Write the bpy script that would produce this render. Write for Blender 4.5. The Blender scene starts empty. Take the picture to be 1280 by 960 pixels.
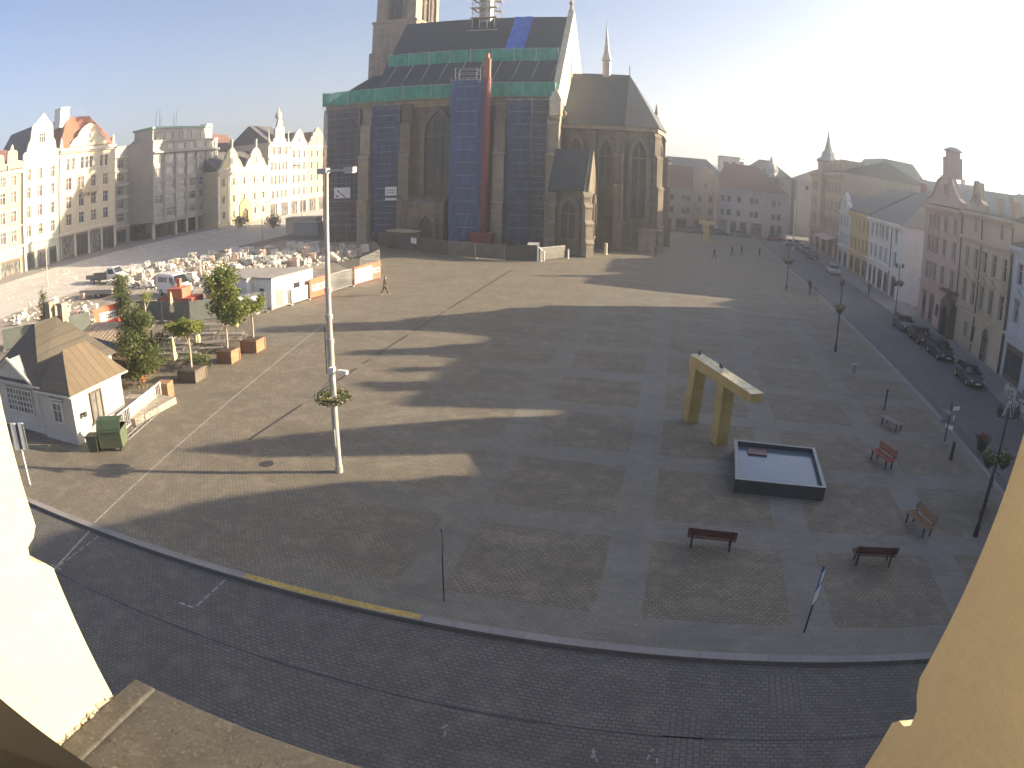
import bpy, bmesh, math, random
from mathutils import Vector, Matrix
R = math.radians
random.seed(7)
scene = bpy.context.scene
COL = scene.collection
H = 12.4          # height of the window above the square

# ------------------------------------------------------------------ mesh builder
class MB:
    def __init__(s): s.v, s.f, s.m = [], [], []
    def add(s, vs, fs, m=0):
        o = len(s.v); s.v += [tuple(p) for p in vs]
        for f in fs: s.f.append(tuple(o + i for i in f)); s.m.append(m)
        return s
    def box(s, x0, x1, y0, y1, z0, z1, m=0):
        return s.add([(x0,y0,z0),(x1,y0,z0),(x1,y1,z0),(x0,y1,z0),(x0,y0,z1),(x1,y0,z1),(x1,y1,z1),(x0,y1,z1)],
                     [(0,3,2,1),(4,5,6,7),(0,1,5,4),(1,2,6,5),(2,3,7,6),(3,0,4,7)], m)
    def obox(s, c, size, rz=0, m=0, tilt=0):
        M = Matrix.Translation(c) @ Matrix.Rotation(rz, 4, 'Z') @ Matrix.Rotation(tilt, 4, 'X')
        a, b, d = size[0]/2, size[1]/2, size[2]/2
        vs = [M @ Vector(p) for p in [(-a,-b,-d),(a,-b,-d),(a,b,-d),(-a,b,-d),(-a,-b,d),(a,-b,d),(a,b,d),(-a,b,d)]]
        return s.add(vs, [(0,3,2,1),(4,5,6,7),(0,1,5,4),(1,2,6,5),(2,3,7,6),(3,0,4,7)], m)
    def taper(s, c0, a0, b0, c1, a1, b1, m=0):     # box whose top differs from its base
        vs = [(c0[0]+i*a0/2, c0[1]+j*b0/2, c0[2]) for i, j in ((-1,-1),(1,-1),(1,1),(-1,1))] + \
             [(c1[0]+i*a1/2, c1[1]+j*b1/2, c1[2]) for i, j in ((-1,-1),(1,-1),(1,1),(-1,1))]
        return s.add(vs, [(0,3,2,1),(4,5,6,7),(0,1,5,4),(1,2,6,5),(2,3,7,6),(3,0,4,7)], m)
    def prism(s, poly, v0, v1, m=0, axis='y'):      # poly of (u, z), extruded along y (or x, or z)
        n = len(poly)
        P = {'y': lambda u, z, v: (u, v, z), 'x': lambda u, z, v: (v, u, z), 'z': lambda u, z, v: (u, z, v)}[axis]
        vs = [P(u, z, v0) for u, z in poly] + [P(u, z, v1) for u, z in poly]
        return s.add(vs, [tuple(range(n)), tuple(range(2*n-1, n-1, -1))] +
                     [((i+1) % n, i, n+i, n+(i+1) % n) for i in range(n)], m)
    def ring(s, outer, inner, v0, v1, m=0):         # frame between two outlines of the same count
        n = len(outer)
        vs = [(u, v0, z) for u, z in outer] + [(u, v0, z) for u, z in inner] + [(u, v1, z) for u, z in outer] + [(u, v1, z) for u, z in inner]
        fs = []
        for i in range(n):
            j = (i+1) % n
            fs += [(i, j, n+j, n+i), (2*n+j, 2*n+i, 3*n+i, 3*n+j), (j, i, 2*n+i, 2*n+j), (n+i, n+j, 3*n+j, 3*n+i)]
        return s.add(vs, fs, m)
    def tube(s, p0, p1, r0, r1=None, n=8, m=0, cap=True):
        r1 = r0 if r1 is None else r1
        p0, p1 = Vector(p0), Vector(p1); d = (p1-p0).normalized()
        a = d.orthogonal().normalized(); b = d.cross(a)
        vs = []
        for p, r in ((p0, r0), (p1, r1)):
            for i in range(n):
                t = 2*math.pi*i/n; vs.append(p + (a*math.cos(t)+b*math.sin(t))*r)
        fs = [(i, (i+1) % n, n+(i+1) % n, n+i) for i in range(n)]
        if cap: fs += [tuple(range(n-1, -1, -1)), tuple(range(n, 2*n))]
        return s.add(vs, fs, m)
    def path(s, pts, r, n=6, m=0):
        for a, b in zip(pts, pts[1:]): s.tube(a, b, r, r, n, m)
        return s
    def lathe(s, prof, c=(0,0,0), n=12, m=0, sx=1, sy=1):
        vs, fs = [], []
        for r, z in prof:
            for i in range(n):
                t = 2*math.pi*i/n; vs.append((c[0]+r*math.cos(t)*sx, c[1]+r*math.sin(t)*sy, c[2]+z))
        for k in range(len(prof)-1):
            for i in range(n):
                j = (i+1) % n; fs.append((k*n+i, k*n+j, (k+1)*n+j, (k+1)*n+i))
        fs.append(tuple(range(n-1, -1, -1))); fs.append(tuple((len(prof)-1)*n+i for i in range(n)))
        return s.add(vs, fs, m)
    def quad(s, *p, m=0): return s.add(p, [tuple(range(len(p)))], m)
    def move(s, M): s.v = [tuple(M @ Vector(p)) for p in s.v]; return s
    def mesh(s, name, mats, smooth=False):
        me = bpy.data.meshes.new(name); me.from_pydata(s.v, [], s.f)
        for m in (mats if isinstance(mats, (list, tuple)) else [mats]): me.materials.append(m)
        me.polygons.foreach_set('material_index', s.m)
        if smooth: me.polygons.foreach_set('use_smooth', [True]*len(me.polygons))
        me.update(); return me
    def build(s, name, mats, parent=None, smooth=False, loc=None, rz=0):
        o = bpy.data.objects.new(name, s.mesh(name, mats, smooth)); COL.objects.link(o)
        if parent: o.parent = parent
        if loc is not None: o.location = loc
        o.rotation_euler.z = rz
        return o

def tag(o, label, cat, group=None):
    o['label'] = label; o['category'] = cat
    if group: o['group'] = group
    return o
def struct(o, kind='structure'): o['kind'] = kind; return o
def thing(name, label, cat, loc=(0,0,0), rz=0, group=None):
    o = bpy.data.objects.new(name, None); COL.objects.link(o)
    o.location = loc; o.rotation_euler.z = rz; o.empty_display_size = .3
    return tag(o, label, cat, group)
def inst(name, me, parent, loc=(0,0,0), rz=0):
    o = bpy.data.objects.new(name, me); COL.objects.link(o); o.parent = parent; o.location = loc; o.rotation_euler.z = rz
    return o
KIDS = {}
def dup(src, loc, rz=0, label=None, scale=None):
    def cp(o, par):
        c = o.copy(); COL.objects.link(c)
        if par: c.parent = par
        for ch in o.children: cp(ch, c)
        return c
    c = cp(src, None); c.location = loc; c.rotation_euler.z = rz
    if label: c['label'] = label
    if scale: c.scale = scale
    return c

# ------------------------------------------------------------------ materials
def newmat(name):
    m = bpy.data.materials.new(name); m.use_nodes = True
    nt = m.node_tree; b = nt.nodes['Principled BSDF']
    return m, nt, b
def nd(nt, t, **kw):
    n = nt.nodes.new(t)
    for k, v in kw.items():
        if k in n.inputs: n.inputs[k].default_value = v
        else: setattr(n, k, v)
    return n
def math_(nt, op, a, b=None):
    n = nt.nodes.new('ShaderNodeMath'); n.operation = op
    for i, x in enumerate((a, b)):
        if x is None: continue
        if isinstance(x, (int, float)): n.inputs[i].default_value = x
        else: nt.links.new(x, n.inputs[i])
    return n.outputs[0]
def mix(nt, f, a, b, mode='MIX'):
    n = nt.nodes.new('ShaderNodeMix'); n.data_type = 'RGBA'; n.blend_type = mode; n.clamp_result = False
    for i, x in ((0, f), (6, a), (7, b)):
        if isinstance(x, (int, float)): n.inputs[i].default_value = x
        elif isinstance(x, tuple): n.inputs[i].default_value = (*x[:3], 1)
        else: nt.links.new(x, n.inputs[i])
    return n.outputs[2]
def ramp(nt, fac, p0, p1, c0=(0,0,0), c1=(1,1,1)):
    r = nt.nodes.new('ShaderNodeValToRGB'); nt.links.new(fac, r.inputs[0])
    e = r.color_ramp.elements; e[0].position = p0; e[1].position = p1; e[0].color = (*c0, 1); e[1].color = (*c1, 1)
    return r.outputs[0]
def noise(nt, vec, scale, detail=4, rough=.55):
    n = nd(nt, 'ShaderNodeTexNoise', Scale=scale, Detail=detail, Roughness=rough)
    nt.links.new(vec, n.inputs['Vector']); return n.outputs[0]
def pos(nt): return nt.nodes.new('ShaderNodeNewGeometry').outputs['Position']
def scaled(nt, vec, sx, sy, sz):
    n = nt.nodes.new('ShaderNodeMapping'); n.inputs['Scale'].default_value = (sx, sy, sz); nt.links.new(vec, n.inputs[0]); return n.outputs[0]
def bump(nt, b, h, strength=.3, dist=.02):
    n = nd(nt, 'ShaderNodeBump', Strength=strength, Distance=dist); nt.links.new(h, n.inputs['Height']); nt.links.new(n.outputs[0], b.inputs['Normal'])
def M(name, col, rough=.8, var=.18, scale=2.0, metal=0, bmp=0, streak=0, dirt=0, spec=None):
    """plain surface with weathering: fine mottling, broad stains and (walls) rain streaks"""
    m, nt, b = newmat(name); p = pos(nt)
    lo = tuple(c*(1-var) for c in col); hi = tuple(min(1, c*(1+var)) for c in col)
    n1 = noise(nt, p, scale); c = mix(nt, ramp(nt, n1, .32, .68), lo, hi)
    n2 = noise(nt, p, scale*.13, 3); c = mix(nt, math_(nt, 'MULTIPLY', ramp(nt, n2, .42, .75), .35+dirt), c, tuple(x*.62 for x in col))
    if streak:
        n3 = noise(nt, scaled(nt, p, 1.3, 1.3, .09), 1.6, 5)
        c = mix(nt, math_(nt, 'MULTIPLY', ramp(nt, n3, .5, .72), streak), c, tuple(x*.5 for x in col))
    nt.links.new(c, b.inputs['Base Color']); b.inputs['Roughness'].default_value = rough; b.inputs['Metallic'].default_value = metal
    if spec is not None: b.inputs['Specular IOR Level'].default_value = spec
    if bmp: bump(nt, b, noise(nt, p, scale*6, 5), bmp, .03)
    return m
def M_blocks(name, col, bw, bh, joint=.55, rough=.85, var=.25, axis='xz', bmp=.3, mort=.03, soot=0):
    """coursed blocks, planks, tiles or seams, in world metres"""
    m, nt, b = newmat(name); p = pos(nt)
    s = nt.nodes.new('ShaderNodeSeparateXYZ'); nt.links.new(p, s.inputs[0])
    cb = nt.nodes.new('ShaderNodeCombineXYZ')
    if axis == 'xz': nt.links.new(math_(nt, 'ADD', s.outputs[0], s.outputs[1]), cb.inputs[0]); nt.links.new(s.outputs[2], cb.inputs[1])
    elif axis == 'xy': nt.links.new(s.outputs[0], cb.inputs[0]); nt.links.new(s.outputs[1], cb.inputs[1])
    elif axis == 'yx': nt.links.new(s.outputs[1], cb.inputs[0]); nt.links.new(s.outputs[0], cb.inputs[1])
    elif axis == 'zx': nt.links.new(s.outputs[2], cb.inputs[0]); nt.links.new(s.outputs[0], cb.inputs[1])
    elif axis == 'zy': nt.links.new(s.outputs[2], cb.inputs[0]); nt.links.new(s.outputs[1], cb.inputs[1])
    br = nd(nt, 'ShaderNodeTexBrick', Scale=1.0); br.inputs['Mortar Size'].default_value = mort
    br.inputs['Brick Width'].default_value = bw; br.inputs['Row Height'].default_value = bh; br.inputs['Mortar Smooth'].default_value = .2
    nt.links.new(cb.outputs[0], br.inputs['Vector'])
    br.inputs['Color1'].default_value = (*[c*(1-var) for c in col], 1); br.inputs['Color2'].default_value = (*[min(1, c*(1+var)) for c in col], 1)
    br.inputs['Mortar'].default_value = (*[c*joint for c in col], 1)
    n2 = noise(nt, p, .22, 4); c = mix(nt, math_(nt, 'MULTIPLY', ramp(nt, n2, .4, .72), .5), br.outputs['Color'], tuple(x*.55 for x in col))
    n1 = noise(nt, p, 5, 5); c = mix(nt, .35, c, ramp(nt, n1, .2, .8, tuple(x*.7 for x in col), tuple(min(1, x*1.3) for x in col)))
    if soot:
        n3 = noise(nt, scaled(nt, p, .8, .8, .12), 1.0, 5); c = mix(nt, math_(nt, 'MULTIPLY', ramp(nt, n3, .42, .66), soot), c, tuple(x*.4 for x in col))
    nt.links.new(c, b.inputs['Base Color']); b.inputs['Roughness'].default_value = rough
    if bmp: bump(nt, b, math_(nt, 'SUBTRACT', n1, math_(nt, 'MULTIPLY', br.outputs['Fac'], .8)), bmp, .03)
    return m
def M_setts(name, c1, c2, mortar, bw, bh, mort, stain, rot=0, bmp=.5):
    m, nt, b = newmat(name); p = pos(nt)
    mp = nt.nodes.new('ShaderNodeMapping'); mp.inputs['Rotation'].default_value = (0, 0, rot); nt.links.new(p, mp.inputs[0])
    w = nd(nt, 'ShaderNodeTexNoise', Scale=.7, Detail=2); nt.links.new(p, w.inputs['Vector'])
    wob = nt.nodes.new('ShaderNodeVectorMath'); wob.operation = 'MULTIPLY_ADD'; nt.links.new(w.outputs['Color'], wob.inputs[0]); wob.inputs[1].default_value = (.14, .14, 0); nt.links.new(mp.outputs[0], wob.inputs[2])
    br = nd(nt, 'ShaderNodeTexBrick', Scale=1.0); nt.links.new(wob.outputs[0], br.inputs['Vector'])
    for k, v in (('Mortar Size', mort), ('Brick Width', bw), ('Row Height', bh), ('Mortar Smooth', .35)): br.inputs[k].default_value = v
    br.inputs['Color1'].default_value = (*c1, 1); br.inputs['Color2'].default_value = (*c2, 1); br.inputs['Mortar'].default_value = (*mortar, 1)
    c = br.outputs['Color']
    c = mix(nt, math_(nt, 'MULTIPLY', ramp(nt, noise(nt, p, .35, 5, .6), .38, .7), stain), c, tuple(x*.5 for x in c1))
    c = mix(nt, math_(nt, 'MULTIPLY', ramp(nt, noise(nt, p, 1.1, 4), .5, .75), stain*.7), c, tuple(min(1, x*1.45) for x in c2))
    n1 = noise(nt, p, 22, 3); c = mix(nt, .3, c, ramp(nt, n1, .25, .75, tuple(x*.6 for x in c1), tuple(x*1.4 for x in c2)))
    nt.links.new(c, b.inputs['Base Color']); b.inputs['Roughness'].default_value = .75
    bump(nt, b, math_(nt, 'SUBTRACT', math_(nt, 'MULTIPLY', n1, .35), br.outputs['Fac']), bmp, .02)
    return m, nt, b, c, br, p
def M_paving():
    """the square: panels of brownish setts in a grid of smoother grey granite bands"""
    m, nt, b, c, br, p = M_setts('square_setts', (.165,.146,.105), (.272,.24,.178), (.062,.055,.041), .20, .135, .022, .55)
    s = nt.nodes.new('ShaderNodeSeparateXYZ'); nt.links.new(p, s.inputs[0])
    wx = noise(nt, p, .9, 3)
    def band(o, off, w):
        q = math_(nt, 'ADD', o, math_(nt, 'MULTIPLY', wx, .12))
        t = math_(nt, 'MULTIPLY', math_(nt, 'FRACT', math_(nt, 'DIVIDE', math_(nt, 'SUBTRACT', q, off), 6.15)), 6.15)
        return math_(nt, 'LESS_THAN', t, w), math_(nt, 'FLOOR', math_(nt, 'DIVIDE', math_(nt, 'SUBTRACT', o, off), 6.15))
    fx, ix = band(s.outputs[0], -1.19, 1.42); fy, iy = band(s.outputs[1], 21.46, 1.5)
    cell = nt.nodes.new('ShaderNodeTexWhiteNoise'); cell.noise_dimensions = '2D'
    cb = nt.nodes.new('ShaderNodeCombineXYZ'); nt.links.new(ix, cb.inputs[0]); nt.links.new(iy, cb.inputs[1]); nt.links.new(cb.outputs[0], cell.inputs['Vector'])
    c = mix(nt, math_(nt, 'MULTIPLY', cell.outputs[0], .5), c, mix(nt, 1, c, (1.0,.92,.86), 'MULTIPLY'))
    bk = nd(nt, 'ShaderNodeTexBrick', Scale=1.0); nt.links.new(p, bk.inputs['Vector'])
    for k, v in (('Mortar Size', .006), ('Brick Width', .42), ('Row Height', .28)): bk.inputs[k].default_value = v
    bk.inputs['Color1'].default_value = (.19,.189,.165,1); bk.inputs['Color2'].default_value = (.25,.247,.217,1); bk.inputs['Mortar'].default_value = (.12,.112,.10,1)
    g = mix(nt, math_(nt, 'MULTIPLY', ramp(nt, noise(nt, p, .6, 5), .4, .72), .5), bk.outputs['Color'], (.155,.153,.132))
    g = mix(nt, .35, g, ramp(nt, noise(nt, p, 30, 3), .2, .8, (.13,.13,.112), (.295,.29,.255)))
    f = math_(nt, 'MAXIMUM', fx, fy)
    fd = ramp(nt, noise(nt, p, .045, 3), .33, .60, (.22,.22,.22), (.85,.85,.85))
    near = math_(nt, 'MULTIPLY', ramp(nt, math_(nt, 'DIVIDE', math_(nt, 'ADD', s.outputs[0], 40), 80), .33, .43), ramp(nt, math_(nt, 'DIVIDE', s.outputs[1], 160), .25, .5, (1,1,1), (.3,.3,.3)))
    c = mix(nt, math_(nt, 'MULTIPLY', math_(nt, 'MULTIPLY', f, fd), near), c, g)
    gr = ramp(nt, noise(nt, scaled(nt, p, .22, .5, 1), 1.0, 8, .68), .5, .66)
    c = mix(nt, math_(nt, 'MULTIPLY', gr, .38), c, (.10,.088,.07))
    sp = ramp(nt, noise(nt, p, 2.6, 3, .5), .68, .73); c = mix(nt, math_(nt, 'MULTIPLY', sp, .5), c, (.085,.075,.065))
    gum = ramp(nt, noise(nt, p, 7.5, 1, .5), .735, .76); c = mix(nt, math_(nt, 'MULTIPLY', gum, .5), c, (.40,.37,.33))
    nt.links.new(c, b.inputs['Base Color'])
    return m
def M_net(name, col, alpha, rough=.7, wire=0):
    m, nt, b = newmat(name); p = pos(nt)
    n = noise(nt, scaled(nt, p, 1, 1, .35), 1.2, 5)
    nt.links.new(mix(nt, ramp(nt, n, .3, .7), tuple(x*.6 for x in col), tuple(x*1.35 for x in col)), b.inputs['Base Color'])
    b.inputs['Roughness'].default_value = rough; b.inputs['Alpha'].default_value = alpha
    return m
def M_glass(name, col=(.03,.035,.04), rough=.12, curtain=0):
    m, nt, b = newmat(name); p = pos(nt)
    c = mix(nt, ramp(nt, noise(nt, p, .45, 2), .35, .65), tuple(x*.5 for x in col), tuple(x*1.8 for x in col))
    if curtain:      # some panes have blinds or curtains behind them
        rnd = nt.nodes.new('ShaderNodeObjectInfo').outputs['Random']
        c = mix(nt, math_(nt, 'MULTIPLY', math_(nt, 'GREATER_THAN', rnd, .55), ramp(nt, noise(nt, scaled(nt, p, 1, 1, .4), 2.2, 2), .40, .55)), c, (.26,.24,.20))
        c = mix(nt, math_(nt, 'MULTIPLY', rnd, .4), c, (.13,.14,.15))
    nt.links.new(c, b.inputs['Base Color'])
    b.inputs['Roughness'].default_value = rough; b.inputs['Specular IOR Level'].default_value = .6
    return m
def M_leaf(name, c1, c2):
    m, nt, b = newmat(name); p = pos(nt)
    g = nt.nodes.new('ShaderNodeNewGeometry')
    c = mix(nt, ramp(nt, noise(nt, p, 1.8, 3), .3, .7), c1, c2)
    c = mix(nt, g.outputs['Random Per Island'], c, mix(nt, 1, c, (1.7,1.55,1.1), 'MULTIPLY'))
    nt.links.new(c, b.inputs['Base Color']); b.inputs['Roughness'].default_value = .6
    tr = nt.nodes.new('ShaderNodeBsdfTranslucent'); nt.links.new(c, tr.inputs[0])
    mx = nt.nodes.new('ShaderNodeMixShader'); mx.inputs[0].default_value = .35
    out = nt.nodes['Material Output']; nt.links.new(b.outputs[0], mx.inputs[1]); nt.links.new(tr.outputs[0], mx.inputs[2]); nt.links.new(mx.outputs[0], out.inputs[0])
    return m
HAZE, SUN, SKY, DUST, EXPO = .0013, 5.0, .050, 1.3, 1.98
# ------------------------------------------------------------------ common materials
def M_sill():
    m, nt, b = newmat('weathered_sill_stone'); p = pos(nt)
    c = mix(nt, ramp(nt, noise(nt, p, 9, 6, .65), .3, .7), (.052,.049,.044), (.082,.077,.068))
    c = mix(nt, math_(nt, 'MULTIPLY', ramp(nt, noise(nt, p, 140, 3), .56, .70), .5), c, (.17,.16,.14))
    c = mix(nt, math_(nt, 'MULTIPLY', ramp(nt, noise(nt, p, 60, 4, .7), .55, .66), .75), c, (.034,.031,.028))
    c = mix(nt, math_(nt, 'MULTIPLY', ramp(nt, noise(nt, p, 17, 4), .58, .68), .5), c, (.12,.114,.10))
    nt.links.new(c, b.inputs['Base Color']); b.inputs['Roughness'].default_value = .9
    bump(nt, b, noise(nt, p, 110, 5, .65), .35, .003); return m
mat_paving = M_paving()
mat_road = M_setts('road_setts', (.105,.10,.086), (.178,.169,.146), (.046,.044,.039), .21, .14, .022, .5, rot=R(1.5), bmp=.7)[0]
mat_east_road = M_setts('east_road_setts', (.13,.125,.118), (.18,.172,.16), (.07,.068,.065), .2, .12, .012, .4)[0]
mat_patch = M_setts('relaid_setts', (.125,.116,.104), (.165,.153,.137), (.045,.042,.04), .2, .17, .018, .35, rot=R(90), bmp=.9)[0]
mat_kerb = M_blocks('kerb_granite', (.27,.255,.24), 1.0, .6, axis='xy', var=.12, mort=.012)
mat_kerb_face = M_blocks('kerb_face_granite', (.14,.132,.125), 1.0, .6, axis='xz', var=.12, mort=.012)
mat_sidewalk = M_setts('sidewalk_mosaic', (.22,.21,.195), (.30,.285,.265), (.13,.125,.12), .3, .3, .012, .4)[0]
mat_sand = M('bright_stone_dust', (.52,.49,.44), var=.25, scale=.6, bmp=.3, dirt=.2)
mat_soil = M('trampled_soil', (.34,.29,.23), var=.3, scale=.5, bmp=.4, dirt=.2)
mat_ground = M('town_ground', (.16,.15,.13), var=.3, scale=.05)
mat_hill = M('wooded_hill', (.09,.11,.06), var=.4, scale=.02)
mat_yellow_line = M('worn_yellow_paint', (.50,.36,.09), var=.3, scale=8, rough=.7, dirt=.3)
mat_white_line = M('worn_white_paint', (.27,.262,.25), var=.35, scale=9, rough=.7, dirt=.3)
mat_strip = M('pale_gutter_stone', (.40,.365,.32), var=.25, scale=3)
mat_slot = M('dark_iron_grate', (.05,.047,.045), var=.3, scale=6, rough=.6)
mat_plaster = M('yellow_window_plaster', (.60,.505,.315), var=.05, scale=9, bmp=.18, streak=.10, dirt=.0)
mat_plaster_edge = M('scuffed_plaster_edge', (.66,.58,.44), var=.35, scale=60, bmp=.6, dirt=.4)
mat_sill = M_sill()
mat_board = M('dark_housing_board', (.006,.0045,.003), var=.3, scale=6, rough=.7)  # for the added board that stands in for the camera housing
mat_leafdry = M('dry_leaf', (.22,.17,.09), var=.3, scale=30)
mat_white = M('white_paint', (.78,.77,.74), var=.05, scale=2, rough=.45)
mat_offwhite = M('offwhite_render', (.58,.54,.47), var=.08, scale=1)
mat_black = M('black_plastic', (.02,.02,.022), var=.2, scale=4, rough=.45)
mat_dark = M('dark_metal', (.055,.055,.06), var=.2, scale=5, rough=.5, metal=.4)
mat_galv = M('galvanised_steel', (.42,.42,.41), var=.2, scale=6, rough=.42, metal=.75)
mat_mast = M('grey_mast_paint', (.44,.42,.385), var=.1, scale=3, rough=.5, streak=.3)
mat_rubber = M('tyre_rubber', (.018,.018,.018), var=.2, scale=10, rough=.85)
mat_glass = M_glass('window_glass', curtain=1)
mat_glass_pale = M_glass('pale_reflection_glass', (.20,.19,.17), .18); mat_glass_tan = M_glass('tan_reflection_glass', (.10,.08,.062), .2)  # pale and tan reflections painted into the pane colours
mat_glass_car = M_glass('car_glass', (.02,.024,.03), .06)
mat_frame = M('window_frame_white', (.60,.58,.53), var=.06, scale=2, rough=.55)
mat_frame_dark = M('window_frame_brown', (.12,.09,.065), var=.15, scale=2, rough=.6)
mat_wood = M_blocks('orange_planter_boards', (.36,.195,.105), 1.4, .15, axis='xz', var=.18, mort=.012, joint=.5)
mat_bench_wood = M_blocks('red_brown_bench_slats', (.115,.053,.042), 3, .06, axis='xy', var=.15, mort=.01, joint=.45)
mat_bench_tan = M_blocks('tan_bench_slats', (.30,.17,.09), 3, .06, axis='yx', var=.15, mort=.01, joint=.45)
mat_greywood = M_blocks('grey_table_boards', (.27,.24,.205), 2.2, .14, axis='xy', var=.2, mort=.012)
mat_canvas = M('cream_canvas', (.74,.62,.37), var=.1, scale=5, rough=.8)
mat_red = M('orange_red_banner', (.72,.14,.07), var=.08, scale=3, rough=.6)
mat_ink = M('black_lettering', (.03,.03,.03), var=.1, scale=3)
mat_blue_sign = M('blue_sign_enamel', (.03,.13,.36), var=.08, scale=3, rough=.35)
mat_green_paint = M('dark_green_bin_paint', (.105,.13,.08), var=.25, scale=5, rough=.5, streak=.3)
mat_hair = M('dark_hair', (.03,.02,.015), var=.2, scale=30)
mat_skin = M('skin', (.50,.32,.23), var=.08, scale=20, rough=.55)

# ------------------------------------------------------------------ the setting
struct(MB().quad((-1100,-1100,-.32),(1100,-1100,-.32),(1100,1100,-.32),(-1100,1100,-.32)).build('ground', mat_ground))
SE = 18.3    # east edge of the square
struct(MB().box(-72,SE-.3,15.32,151,-.4,0).build('square_pavement', mat_paving))
struct(MB().box(-72,SE-.3,-8,14.98,-.45,-.125).build('road', mat_road))
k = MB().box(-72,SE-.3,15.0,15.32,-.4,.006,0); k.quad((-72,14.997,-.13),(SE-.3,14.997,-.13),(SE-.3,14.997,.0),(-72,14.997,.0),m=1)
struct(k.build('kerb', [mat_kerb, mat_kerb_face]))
struct(MB().box(SE-.3,SE,15.0,151,-.4,.006).build('kerb', mat_kerb))
struct(MB().box(SE-.297,SE+.9,-8,151,-.45,-.13).build('road_strip', mat_slot if 0 else M_setts('dark_gutter_slabs', (.105,.10,.097), (.14,.135,.13), (.05,.05,.05), .5, .3, .01, .3)[0]))
struct(MB().box(SE+.9,26.2,-8,151,-.45,-.12).build('road', mat_east_road))
struct(MB().box(26.2,31.5,-8,151,-.45,.0).build('sidewalk', mat_sidewalk))
struct(MB().box(-72,31.5,151,162,-.45,-.1).build('road', mat_east_road))
def west_z(x): return -.06 if x > -72 else -.06+min(1.3, (-72-x)/22*1.3)
def on_west(x, y):
    s = 1.0
    for _ in range(30): s = 1-(west_z(x*s))/H
    return (x*s, y*s, west_z(x*s))
sv, sf = [], []
for i, x in enumerate((-72,-75,-80,-85,-90,-94,-135)): sv += [(x,-8,west_z(x)),(x,220,west_z(x))]
struct(MB().add(sv, [(2*i,2*i+1,2*i+3,2*i+2) for i in range(6)]).build('street', M_setts('western_street_dust', (.46,.435,.39), (.50,.47,.425), (.43,.40,.36), 1.6, .7, .01, .4)[0]))
struct(MB().box(-130,-94.5,-8,200,.8,1.33).build('sidewalk', mat_sidewalk))
# heaps of pale dust and stripped paving along the rebuilt street
g = MB(); n = 60
P = [(-82,64),(-74,93),(-67,107),(-50,106.5),(-44,97),(-43.5,80),(-56,66),(-68,58)]
struct(MB().add([(x,y,.004) for x,y in P if x > -71.9] ,[tuple(range(len([1 for x,y in P if x>-71.9])))]).build('ground_dust', mat_soil))
struct(MB().add([(-71.9,25,.004),(-48,42,.004),(-47,47,.004),(-39.5,46,.004),(-34.3,51.5,.004),(-33,70,.004),(-43,81,.004),(-56,67,.004),(-68,59,.004),(-71.9,60,.004)],[tuple(range(10))]).build('soil_ground', mat_soil))
for x0, y0, x1, y1, w in [(-101,70,-93,118,1.2),(-96,60,-86,104,1.6),(-90,58,-80,92,.9),(-100,118,-92,150,1.4)]:
    d = Vector((x1-x0, y1-y0)).normalized(); nx, ny = -d.y*w, d.x*w
    q = [on_west(*p_) for p_ in ((x0-nx,y0-ny),(x0+nx,y0+ny),(x1+nx,y1+ny),(x1-nx,y1-ny))]; struct(MB().add([(a_,b_,c_+.02) for a_,b_,c_ in q],[(0,3,2,1)]).build('street_strip', mat_sand))
# drainage lines in the square
def strip(name, x0, y0, x1, y1, w, z, m):
    d = Vector((x1-x0, y1-y0)).normalized(); nx, ny = -d.y*w/2, d.x*w/2
    return struct(MB().add([(x0-nx,y0-ny,z),(x1-nx,y1-ny,z),(x1+nx,y1+ny,z),(x0+nx,y0+ny,z)],[(0,1,2,3)]).build(name, m))
strip('pavement_strip', -26.66,48.3,-20.28,15.35,.075,.006,mat_strip)
strip('road_strip', -20.2,14.95,-19.4,11.5,.09,-.119,mat_strip)
for y0, y1 in [(25.3,30.6),(32,37.6),(38.6,39.9),(41,46.6),(47.6,55),(55.8,62),(63,72),(72.8,80)]: strip('pavement_line', -18.68,y0,-18.62,y1,.16,.007,mat_slot)
o = MB().lathe([(.34,0),(.34,.012)],(-16.3,23.2,0),16).build('pavement_piece', mat_slot); struct(o)
# road: seam, relaid patch, parking marks
strip('road_line', -72,11.85,18,11.85,.05,-.119,mat_slot)
struct(MB().box(1.15,2.2,5,12.75,-.2,-.119).build('road_section', mat_patch))
struct(MB().box(4.0,5.0,12.9,14.6,-.2,-.119).build('road_section', mat_patch))
for x0, y0, x1, y1 in [(-12.9,14.8,-12.95,12.95),(-13.6,12.95,-12.9,12.95),(-19.5,14.8,-19.5,12.1),(-19.9,12.1,-19.1,12.1)]:
    n = max(2, int((abs(x1-x0)+abs(y1-y0))/.42))
    for i in range(n):
        a, c = i/n, (i+.74)/n
        strip('road_marking', x0+(x1-x0)*a, y0+(y1-y0)*a, x0+(x1-x0)*c, y0+(y1-y0)*c, .1, -.117, mat_white_line)
for i in range(9):
    x = random.choice([-.5,.1,.9,-3.9]) + random.uniform(-.25,.25); y = (13.6 if x < -10 else 11.0) + random.uniform(-.45,.35)
    strip('road_marking', x, y, x+random.uniform(-.06,.12), y+random.uniform(.08,.22), random.uniform(.04,.08), -.116, mat_white_line)
struct(MB().box(-12.3,-6.1,15.06,15.3,.0,.011).build('kerb_marking', mat_yellow_line))
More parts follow.
